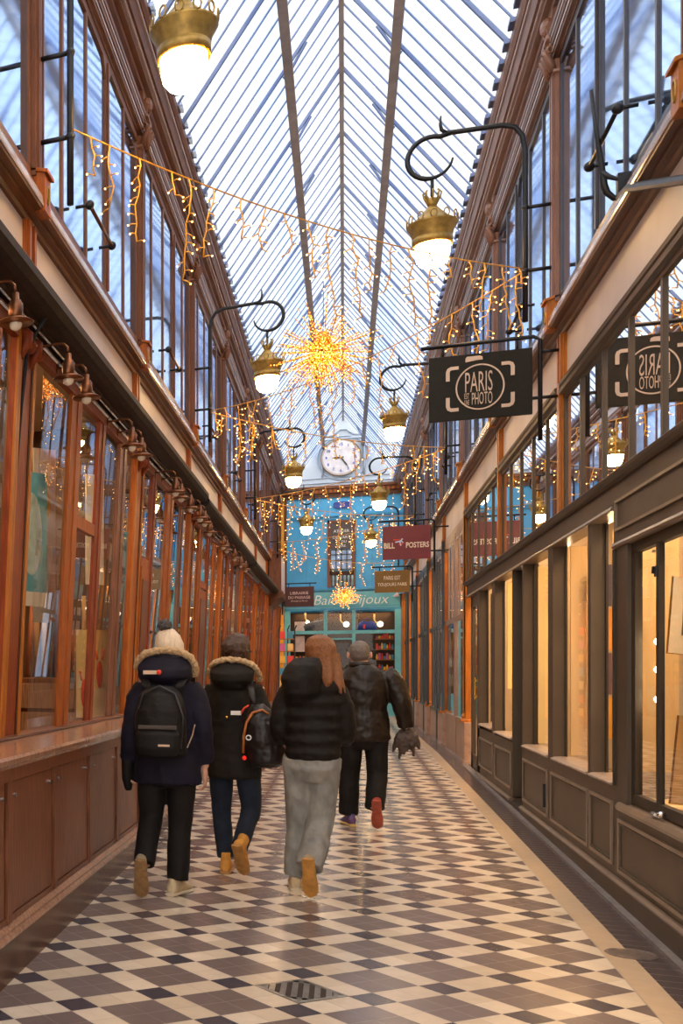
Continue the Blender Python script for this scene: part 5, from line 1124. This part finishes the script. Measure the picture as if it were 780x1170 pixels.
def people():
    NAVY = fabric('navy_parka_cloth', (.006, .005, .016), .75); BLK = fabric('black_cloth', (.006, .005, .005), .75); PUFF = fabric('black_puffer_cloth', (.006, .004, .0035), .65)
    JEAN = fabric('dark_denim', (.012, .018, .032), .85); GREYJ = mat('grey_denim', (.25, .25, .235), .85, 0, .3, 12, (1, 1, .5), .3, 150); BROWNB = fabric('olive_black_cloth', (.010, .007, .005), .75)
    LEATH = mat('black_leather', (.014, .009, .007), .42, 0, .25, 8, (1, 1, 1), .15, 30, .35)
    RUB = mat('tan_rubber_sole', (.30, .17, .07), .6, 0, .25, 30, (1, 1, 1), .2)
    # ---------------- P1 : bobble hat, navy parka, black backpack
    g = gz(7.40); t = empty('person', (-1.075, 7.34, g), 'person walking away in a cream bobble hat and long navy parka with fur-trimmed hood', 'person')
    legs = [((-.10, 0, .86), (-.11, .02, .50), (-.12, -.19, .22)), ((.10, 0, .86), (.075, .06, .47), (.065, .02, .10))]
    arms = [((-.17, 0, 1.38), (-.225, -.02, 1.10), (-.25, .03, .88), (-.05, .12, -1)), ((.17, 0, 1.38), (.225, -.04, 1.10), (.235, .03, .86), (.05, .12, -1))]
    body(t, 1.42, .90, arms, legs, (0.01, .05, 1.62))
    trousers(t, .86, legs, BLK, .165, .12, (.098, .078, .070))
    shoe(t, (-.135, -.20, .012), .12, 1.12, mat('grey_suede', (.30, .24, .15), .8, 0, .2, 20), RUB, .29, name='shoe')
    sh = shoe(t, (.12, .20, .0), -.35, .0, mat('beige_suede', (.55, .44, .27), .7, 0, .2, 20), mat('cream_sole', (.6, .5, .36), .6), .28)
    def hood1(m):
        m.loft([((0, -.03, 1.42), (.14, 0, 0), (0, .12, 0)), ((0, -.09, 1.45), (.17, 0, .0), (0, .11, 0)), ((0, -.10, 1.52), (.175, 0, 0), (0, .10, .02)), ((0, -.05, 1.585), (.15, 0, 0), (0, .10, 0)), ((0, .0, 1.61), (.10, 0, 0), (0, .09, 0))], 20)
    coat(t, [((0, 0, .745), .222, .155), ((0, 0, .80), .222, .155), ((0, 0, .98), .200, .145), ((0, 0, 1.15), .190, .14), ((0, 0, 1.30), .198, .14), ((0, 0, 1.40), .18, .125), ((0, 0, 1.47), .11, .10)],
         [([(-.14, 0, 1.39), (-.19, 0, 1.30), (-.235, -.01, 1.10), (-.262, .03, .89)], [.075, .078, .066, .052]), ([(.14, 0, 1.39), (.19, 0, 1.30), (.23, -.03, 1.10), (.24, .03, .89)], [.075, .078, .066, .052])], NAVY, 'parka', extra=hood1)
    furband(t, [(-.175, .0, 1.49), (-.185, -.06, 1.54), (-.14, -.11, 1.60), (-.05, -.13, 1.63), (.05, -.13, 1.63), (.14, -.11, 1.60), (.185, -.06, 1.53), (.178, .0, 1.47)], .024, FUR)
    m = MB(); m.loft([oval((0.01, .03, 1.585), .088, .106), oval((.01, .03, 1.62), .092, .112), oval((.008, .03, 1.68), .090, .110), oval((.0, .03, 1.735), .075, .092), oval((-.005, .03, 1.775), .045, .055), oval((-.01, .03, 1.79), .015, .015)], 36)
    for i in range(0, len(m.v)):   # knitted ribs
        x, y, z = m.v[i]; k = 1.03 if i % 2 else .985; m.v[i] = (.005 + (x - .005) * k, .03 + (y - .03) * k, z)
    h = m.build('bobble_hat', mat('cream_knit', (.68, .56, .42), .95, 0, .12, 60, (1, 1, .3), .5), t, True, local=True)
    m = MB(); m.ball((-.015, .0, 1.800), .045, 16, 12); po = m.build('pompom', mat('grey_pompom', (.075, .065, .065), .95, 0, .5, 80, (1, 1, 1), .6), h, True, local=True); remesh(po, .007, 0, (.012, .03))
    m = MB(); m.loft([((-.262, .03, .90), (.048, 0, 0), (0, .052, 0)), ((-.265, .035, .84), (.044, 0, 0), (0, .052, 0)), ((-.268, .045, .76), (.040, 0, 0), (0, .056, 0)), ((-.265, .055, .68), (.022, 0, 0), (0, .035, 0))], 12); o = m.build('glove', BLK, t, True, local=True); remesh(o, .008)
    m = MB(); m.box(-.12, -.03, -.226, -.212, 1.475, 1.50); m.build('hood_label', mat('beige_tape', (.6, .45, .33), .7), t, local=True); m = MB(); m.ball((-.02, -.222, 1.487), .017, 8, 6); m.build('red_toggle', mat('red_ink', (1, 1, 1)), t, True, local=True)
    # backpack (a thing of its own)
    b = empty('backpack', (-1.075, 7.34, g + .90), 'black backpack with one front pocket worn over the navy parka', 'backpack')
    m = MB(); m.loft([((-.01, -.20, .03), (.13, 0, 0), (0, .05, 0)), ((-.01, -.23, .06), (.165, 0, 0), (0, .09, 0)), ((-.01, -.24, .20), (.17, 0, 0), (0, .105, 0)), ((-.01, -.235, .34), (.16, 0, 0), (0, .10, 0)), ((-.01, -.22, .44), (.135, 0, 0), (0, .085, 0)), ((-.01, -.19, .50), (.08, 0, 0), (0, .05, 0))], 22)
    o = m.build('pack', mat('black_nylon', (.007, .006, .006), .6, 0, .3, 10, (1, 1, 1), .3, 60, .25), b, True, local=True); remesh(o, .009, 3, (.08, .012))
    m = MB(); m.loft([((-.01, -.33, .05), (.115, 0, 0), (0, .03, 0)), ((-.01, -.345, .10), (.14, 0, 0), (0, .035, 0)), ((-.01, -.345, .19), (.14, 0, 0), (0, .035, 0)), ((-.01, -.335, .225), (.12, 0, 0), (0, .02, 0))], 18); o = m.build('front_pocket', mat('black_nylon', (1, 1, 1)), b, True, local=True); remesh(o, .008, 2)
    m = MB(); m.box(-.13, .11, -.372, -.352, .222, .248); m.build('pocket_flap', mat('dark_brown_nylon', (.05, .038, .03), .6), b, local=True, bevel=.005)
    m = MB(); m.box(.0, .07, -.388, -.378, .115, .128); m.build('badge', mat('beige_tape', (1, 1, 1)), b, local=True)
    m = MB(); m.tube([(-.14, -.30, .10), (-.155, -.28, .30), (-.11, -.29, .45), (-.01, -.27, .50), (.09, -.29, .45), (.14, -.28, .30), (.125, -.30, .10)], .008, 6); m.build('zip', BLACKP, b, True, local=True)
    for s in (-1, 1):
        m = MB(); m.loft([((s * .09, -.20, .47), (.025, 0, 0), (0, .008, .004)), ((s * .115, -.165, .525), (.028, 0, 0), (0, .006, .008)), ((s * .14, -.08, .57), (.028, 0, 0), (0, .003, .01)), ((s * .145, .05, .57), (.028, 0, 0), (0, -.003, .01)), ((s * .14, .16, .48), (.025, 0, 0), (0, .008, 0))], 10); m.build('shoulder_strap', mat('black_nylon', (1, 1, 1)), b, True, local=True)
    m = MB(); m.loft([((.155, -.20, .10), (.004, 0, .0), (0, .01, 0)), ((.185, -.19, .18), (.004, 0, 0), (0, .012, 0)), ((.20, -.185, .25), (.004, 0, 0), (0, .012, 0))], 8); m.build('loose_strap', mat('beige_tape', (1, 1, 1)), b, local=True)
    # ---------------- P2 : dark hair, brown-black parka, glossy bag on right shoulder
    g = gz(8.25); t = empty('person', (-.735, 8.25, g), 'person with short dark hair, brown-black parka, fur hood trim and blue jeans', 'person')
    legs = [((-.09, 0, .84), (-.09, .04, .47), (-.06, .02, .11)), ((.09, 0, .84), (.12, -.02, .48), (.05, -.20, .20))]
    arms = [((-.16, 0, 1.36), (-.20, .04, 1.10), (-.165, .16, .93), (.05, .4, -1)), ((.16, 0, 1.36), (.215, -.03, 1.10), (.22, .10, .90), (.0, .4, -1))]
    body(t, 1.40, .88, arms, legs, (.01, .05, 1.60))
    trousers(t, .84, legs, JEAN, .155, .115, (.092, .070, .058), .010)
    YB = mat('wheat_nubuck', (.60, .27, .04), .7, 0, .2, 20, (1, 1, 1), .1); YS = mat('boot_sole', (.42, .20, .05), .6, 0, .2, 30)
    shoe(t, (-.055, .20, 0), .0, .0, YB, YS, .27, .04, 'boot'); shoe(t, (.085, -.20, .03), -.25, .95, YB, YS, .28, .04, 'boot')
    def hood2(m):
        m.loft([((0.0, -.05, 1.36), (.10, 0, 0), (0, .12, 0)), ((.0, -.10, 1.41), (.145, 0, 0), (0, .12, 0)), ((0, -.11, 1.48), (.155, 0, 0), (0, .10, .02)), ((0, -.05, 1.54), (.14, 0, 0), (0, .10, 0)), ((0, 0, 1.57), (.10, 0, 0), (0, .09, 0))], 20)
    coat(t, [((0, 0, .70), .190, .14), ((0, 0, .76), .190, .14), ((0, 0, .95), .180, .135), ((0, 0, 1.12), .170, .13), ((0, 0, 1.28), .178, .13), ((0, 0, 1.37), .17, .12), ((0, 0, 1.44), .12, .10)],
         [([(-.13, 0, 1.36), (-.17, .01, 1.27), (-.20, .04, 1.10), (-.17, .15, .95)], [.070, .072, .06, .05]), ([(.13, 0, 1.36), (.17, 0, 1.27), (.215, -.03, 1.10), (.22, .09, .93)], [.070, .072, .062, .05])], BROWNB, 'parka', extra=hood2)
    furband(t, [(-.155, .0, 1.43), (-.16, -.06, 1.49), (-.12, -.12, 1.545), (-.04, -.14, 1.565), (.05, -.14, 1.56), (.13, -.12, 1.53), (.178, -.06, 1.46), (.175, .0, 1.41)], .022, FUR)
    m = MB(); m.loft([oval((.01, .03, 1.535), .075, .075), oval((.01, .02, 1.57), .102, .105), oval((.012, .015, 1.63), .102, .118), oval((.015, .02, 1.69), .096, .110), oval((.015, .03, 1.74), .075, .08), oval((.02, .03, 1.762), .02, .02)], 24); m.ball((-.03, -.07, 1.655), .055, 14, 10)
    o = m.build('hair', mat('dark_auburn_hair', (.045, .016, .008), .5, 0, .5, 30, (6, 6, 1), .6), t, True, local=True); remesh(o, .008, 2, (.03, .018))
    m = MB(); m.tube([(.12, .08, 1.625), (.118, .02, 1.63), (.11, -.04, 1.625)], .0045, 6); m.tube([(.05, .125, 1.62), (.12, .09, 1.625)], .0045, 6); m.tube([(-.05, .125, 1.62), (.05, .125, 1.62)], .003, 6); m.build('glasses', IRON, t, True, local=True)
    m = MB(); m.ball((-.035, -.145, 1.15), .013, 8, 6); m.build('brass_stud', BRASS, t, True, local=True); m = MB(); m.box(-.20, .20, -.148, -.143, 1.125, 1.131); m.build('yoke_seam', BLK, t, local=True)
    b = empty('backpack', (-.535, 8.18, g + .78), 'glossy black backpack with orange piping slung on the right shoulder of the middle-left walker', 'backpack')
    m = MB(); m.loft([((.03, -.12, .02), (.08, 0, 0), (0, .05, 0)), ((.03, -.14, .06), (.125, 0, 0), (0, .09, 0)), ((.02, -.14, .20), (.145, 0, 0), (0, .10, 0)), ((.0, -.13, .34), (.125, 0, 0), (0, .09, 0)), ((-.02, -.11, .43), (.085, 0, 0), (0, .06, 0)), ((-.03, -.09, .47), (.04, 0, 0), (0, .035, 0))], 20)
    o = m.build('pack', LEATH, b, True, local=True); remesh(o, .009, 2, (.07, .02))
    m = MB(); m.tube([(-.115, -.17, .12), (-.11, -.20, .24), (-.09, -.215, .34), (-.05, -.20, .41), (.01, -.175, .43), (.05, -.17, .40)], .009, 8); m.build('orange_piping', mat('orange_leather', (.45, .14, .03), .5), b, True, local=True)
    m = MB(); m.ball((-.105, -.205, .09), .015, 8, 6); m.build('red_tag', emit('red_tag_glow', (.9, .02, .01), .4), b, True, local=True)  # the tag is no lamp; its red shine is put in as emission
    m = MB(); m.tube([(-.075 + .016 * math.cos(a), -.235, .235 + .016 * math.sin(a)) for a in [2 * PI * i / 10 for i in range(10)]], .005, 5, True); m.build('white_ring', WHITE, b, True, local=True)
    m = MB(); m.box(-.20, -.13, -.16, -.154, .39, .42); m.xform(Matrix.Rotation(.0, 4, 'Y')); m.build('paper_label', PAPER, b, local=True); m = MB(); m.tube([(-.13, -.16, .405), (-.11, -.165, .44), (-.08, -.15, .46)], .007, 6); m.build('red_loop', mat('red_ink', (1, 1, 1)), b, True, local=True)
    m = MB(); m.loft([((-.03, -.10, .42), (.022, 0, 0), (0, .008, .0)), ((-.06, -.12, .52), (.022, 0, 0), (0, .008, 0)), ((-.08, -.06, .63), (.022, 0, 0), (0, .004, .01)), ((-.07, .06, .63), (.022, 0, 0), (0, -.003, .01)), ((-.05, .16, .5), (.02, 0, 0), (0, .008, 0))], 10); m.build('shoulder_strap', LEATH, b, True, local=True)
    # ---------------- P3 : long auburn hair, black puffer, grey jeans
    g = gz(7.75); t = empty('person', (-.19, 7.75, g), 'person with long auburn hair in a black hooded puffer jacket and pale grey jeans', 'person')
    legs = [((-.09, 0, .88), (-.085, .10, .48), (-.10, .12, .10)), ((.08, 0, .88), (.045, .03, .49), (-.02, -.18, .20))]
    arms = [((-.15, 0, 1.36), (-.20, .0, 1.12), (-.185, .12, 1.0), (.2, .8, -.4)), ((.15, 0, 1.36), (.19, .02, 1.12), (.17, .14, 1.02), (-.2, .8, -.4))]
    body(t, 1.40, .92, arms, legs, (.045, .07, 1.60), tilt=(0, .12, -.25))
    trousers(t, .89, legs, GREYJ, .155, .125, (.100, .086, .088), .020)
    shoe(t, (-.13, .29, .0), .1, .0, mat('beige_suede', (1, 1, 1)), mat('cream_sole', (1, 1, 1)), .27)
    shoe(t, (-.01, -.18, .012), -.12, 1.15, mat('grey_suede', (1, 1, 1)), mat('amber_sole', (.50, .24, .05), .6, 0, .2, 25), .29)
    secs = [((-.0, 0, .90), .165, .135)]
    z = .91; i = 0
    while z < 1.40:
        f = (z - .90) / .5; rx = .168 + .012 * math.sin(f * 3) + .012 * f; secs += [((0, 0, z), rx - .004, .135 + .008 * f), ((0, -.004, z + .035), rx + .010, .148 + .008 * f), ((0, 0, z + .075), rx - .004, .135 + .008 * f)]; z += .085
    secs += [((0, 0, 1.44), .14, .11), ((.02, .02, 1.47), .10, .09)]
    def hood3(m):
        m.loft([((-.07, -.09, 1.27), (.07, 0, 0), (0, .06, 0)), ((-.07, -.13, 1.34), (.115, 0, 0), (0, .09, 0)), ((-.07, -.13, 1.44), (.125, 0, 0), (0, .10, 0)), ((-.05, -.10, 1.53), (.11, 0, 0), (0, .10, 0)), ((-.03, -.05, 1.58), (.08, 0, 0), (0, .08, 0))], 20)
    coat(t, secs, [([(-.13, 0, 1.37), (-.17, 0, 1.29), (-.205, .0, 1.12), (-.19, .10, 1.02)], [.072, .075, .070, .058]), ([(.13, 0, 1.37), (.165, .01, 1.29), (.20, .03, 1.12), (.18, .12, 1.02)], [.072, .075, .068, .058])], PUFF, 'puffer_jacket', .011, (.07, .018), hood3)
    HAIR = mat('auburn_hair', (.22, .075, .018), .42, 0, .55, 40, (8, 8, .7), .7)
    m = MB(); hc = Vector((.045, .065, 1.62))
    m.loft([oval((.06, .05, 1.47), .070, .06), oval((.055, .04, 1.54), .085, .095), oval((.05, .045, 1.60), .098, .118), oval((.045, .05, 1.66), .098, .118), oval((.04, .055, 1.71), .076, .092), oval((.04, .06, 1.735), .03, .035)], 26)
    limb(m, [(.09, .03, 1.60), (.125, .0, 1.50), (.145, -.05, 1.42), (.175, -.09, 1.34)], [.055, .045, .032, .006])
    limb(m, [(.05, .0, 1.60), (.075, -.05, 1.50), (.09, -.10, 1.43), (.085, -.12, 1.38)], [.08, .055, .035, .012])
    limb(m, [(.13, .06, 1.60), (.15, .04, 1.50), (.17, -.01, 1.42), (.20, -.05, 1.345)], [.035, .03, .02, .004])
    o = m.build('hair', HAIR, t, True, local=True); remesh(o, .007, 5, (.012, .008))
    # ---------------- P4 : grey haired man in black leather jacket
    g = gz(11.1); t = empty('person', (.165, 10.95, g), 'person with short grey hair in a dark leather jacket, the farthest of the four walkers', 'person')
    legs = [((-.10, 0, .86), (-.12, .05, .47), (-.13, .03, .10)), ((.10, 0, .86), (.115, .01, .49), (.085, -.16, .19))]
    arms = [((-.21, 0, 1.40), (-.29, .0, 1.12), (-.28, .14, .92), (.05, .4, -1)), ((.20, 0, 1.40), (.30, -.02, 1.15), (.35, .05, .90), (.1, .2, -1))]
    body(t, 1.43, .90, arms, legs, (-.035, .06, 1.60))
    trousers(t, .86, legs, BLK, .175, .13, (.105, .088, .085), .016)
    shoe(t, (-.17, .20, 0), .3, 0, mat('red_blue_trainer', (.35, .05, .05), .5, 0, .6, 9, col2=(.1, .15, .5)), mat('yellow_sole', (.75, .55, .2), .5), .28, name='trainer')
    shoe(t, (.11, -.17, .012), -.1, 1.15, mat('dark_red_trainer', (.30, .03, .02), .6), mat('red_brown_sole', (.35, .07, .04), .6, 0, .2, 30), .29, name='trainer')
    coat(t, [((0, 0, .79), .205, .14), ((0, 0, .83), .225, .155), ((0, 0, .98), .215, .15), ((0, 0, 1.08), .195, .135), ((0, 0, 1.22), .21, .15), ((0, 0, 1.35), .22, .14), ((0, 0, 1.44), .18, .12), ((-.02, 0, 1.50), .10, .09)],
         [([(-.17, 0, 1.42), (-.235, 0, 1.34), (-.30, .0, 1.12), (-.285, .12, .95)], [.085, .095, .085, .065]), ([(.17, 0, 1.42), (.24, 0, 1.34), (.31, -.02, 1.15), (.35, .04, .93)], [.085, .1, .085, .062])], LEATH, 'leather_jacket', .011, (.07, .022))
    m = MB(); m.loft([((-.03, -.0, 1.47), (.105, 0, .0), (0, .095, -.01)), ((-.03, .0, 1.52), (.095, 0, 0), (0, .088, -.012))], 18); m.build('collar', LEATH, t, True, local=True)
    m = MB(); m.loft([oval((-.035, .035, 1.535), .06, .06), oval((-.035, .035, 1.57), .082, .085), oval((-.035, .045, 1.63), .088, .104), oval((-.035, .055, 1.68), .08, .098), oval((-.035, .06, 1.715), .05, .065), oval((-.035, .06, 1.728), .012, .02)], 24)
    o = m.build('hair', mat('grey_hair', (.16, .135, .12), .6, 0, .5, 50, (5, 5, 1), .5), t, True, local=True); remesh(o, .007, 1, (.02, .008))
    for s in (-1, 1): m = MB(); m.ball((-.035 + s * .098, .05, 1.592), .026, 10, 8, 1.2, .4, .6); m.build('ear', SKIN, t, True, local=True)
    b = empty('gloves', (.525, 11.0, g + .83), 'dark gloves and scarf dangling from the right hand of the leather jacket walker', 'gloves')
    m = MB()
    for k, (dx, L_) in enumerate(((-.09, .13), (-.05, .2), (.0, .12), (.04, .17), (.08, .1), (-.02, .16))):
        limb(m, [(dx * .3, 0, .06), (dx * .8, -.02, 0), (dx * 1.3, -.03, -L_)], [.035, .034, .010], 10)
    m.ball((0, 0, .05), .05, 12, 8); o = m.build('glove_bundle', mat('dark_brown_leather', (.05, .03, .022), .5, 0, .4, 12), b, True, local=True); remesh(o, .008, 1, (.03, .02))
# ================================================================== light, sky, camera
def lights():
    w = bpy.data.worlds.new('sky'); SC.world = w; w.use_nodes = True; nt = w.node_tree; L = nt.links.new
    bg = nt.nodes['Background']; tc = nn(nt, 'ShaderNodeTexCoord')
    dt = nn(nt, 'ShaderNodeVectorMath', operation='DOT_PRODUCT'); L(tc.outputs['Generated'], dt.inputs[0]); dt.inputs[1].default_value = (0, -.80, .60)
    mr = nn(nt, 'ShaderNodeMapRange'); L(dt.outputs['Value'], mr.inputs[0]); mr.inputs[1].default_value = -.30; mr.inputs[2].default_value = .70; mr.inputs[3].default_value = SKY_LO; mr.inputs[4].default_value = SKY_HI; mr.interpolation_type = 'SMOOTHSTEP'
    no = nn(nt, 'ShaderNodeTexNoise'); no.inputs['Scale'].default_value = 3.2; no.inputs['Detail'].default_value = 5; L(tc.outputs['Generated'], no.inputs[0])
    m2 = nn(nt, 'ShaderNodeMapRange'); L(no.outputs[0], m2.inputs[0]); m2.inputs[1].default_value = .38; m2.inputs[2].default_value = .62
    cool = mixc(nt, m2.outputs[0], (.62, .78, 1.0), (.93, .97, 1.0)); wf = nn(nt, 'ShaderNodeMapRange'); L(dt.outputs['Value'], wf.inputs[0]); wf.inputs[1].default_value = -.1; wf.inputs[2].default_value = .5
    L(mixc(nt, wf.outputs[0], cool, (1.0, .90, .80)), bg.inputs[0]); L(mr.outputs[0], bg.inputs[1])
    def area(name, loc, size, sy, power, col, rot):
        l = bpy.data.lights.new(name, 'AREA'); l.shape = 'RECTANGLE'; l.size = size; l.size_y = sy; l.energy = power; l.color = col
        o = bpy.data.objects.new(name, l); COL.objects.link(o); o.location = loc; o.rotation_euler = rot; return o
    # strip lights under the shop ceilings, one for each shop
    for k, y in enumerate(ST):
        for side in (-1, 1):
            p = LS_L if side < 0 else LS_R
            area('shop_ceiling_light', (HX(side, 2.5), y + BAY / 2, 3.85), .5, 2.6, p, (1.0, .62, .30), (0, 0, 0))
            area('blind_fill_light', (HX(side, 2.12), y + BAY / 2, 6.85), .25, 3.0, LS_U, (.75, .87, 1.0), (0, 0, 0))  # added bluish fill that brightens the blinds; no lamp is seen there
    for y in (8.55, 9.7, 11.4, 13.5): area('window_box_light', (1.80, y, 2.60), .12, .3, 7, (1.0, .72, .40), (-.5, 0, 0))
    area('end_shop_light', (-.05, YF + .2, 3.38), 2.6, .2, 14, (1.0, .6, .28), (0, 0, 0))
def camera():
    f, s = 1215.0, .46
    cx = 393 - s * f
    cd = bpy.data.cameras.new('camera'); co = bpy.data.objects.new('camera', cd); COL.objects.link(co)
    cd.sensor_fit = 'AUTO'; cd.sensor_width = 36; cd.lens = f / 1170 * 36
    cd.shift_x = (390 - cx) / 1170; cd.shift_y = (767 - 585) / 1170; cd.clip_end = 200; cd.clip_start = .05
    co.location = (0, 0, 1.6); co.rotation_euler = (PI / 2, 0, math.atan(s)); SC.camera = co
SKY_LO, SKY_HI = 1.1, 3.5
LS_L, LS_R, LS_U = 45, 105, 24
structure(); roof(); pilasters(); upper_windows()
for o_ in bpy.data.objects:      # the left-hand upper storey sits a little higher than the right-hand one
    if o_.type == 'EMPTY' and o_.get('kind') == 'structure' and o_.name.startswith(('trim', 'window')) and o_.location.x < 0 and o_.location.z >= 4.25: o_.location.z += .07
left_shops(); goosenecks(); left_displays()
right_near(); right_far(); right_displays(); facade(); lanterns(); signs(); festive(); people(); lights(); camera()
SC.view_settings.view_transform = 'Standard'; SC.view_settings.look = 'None'; SC.view_settings.gamma = 1; SC.view_settings.use_curve_mapping = False
SC.view_settings.exposure = 0.5
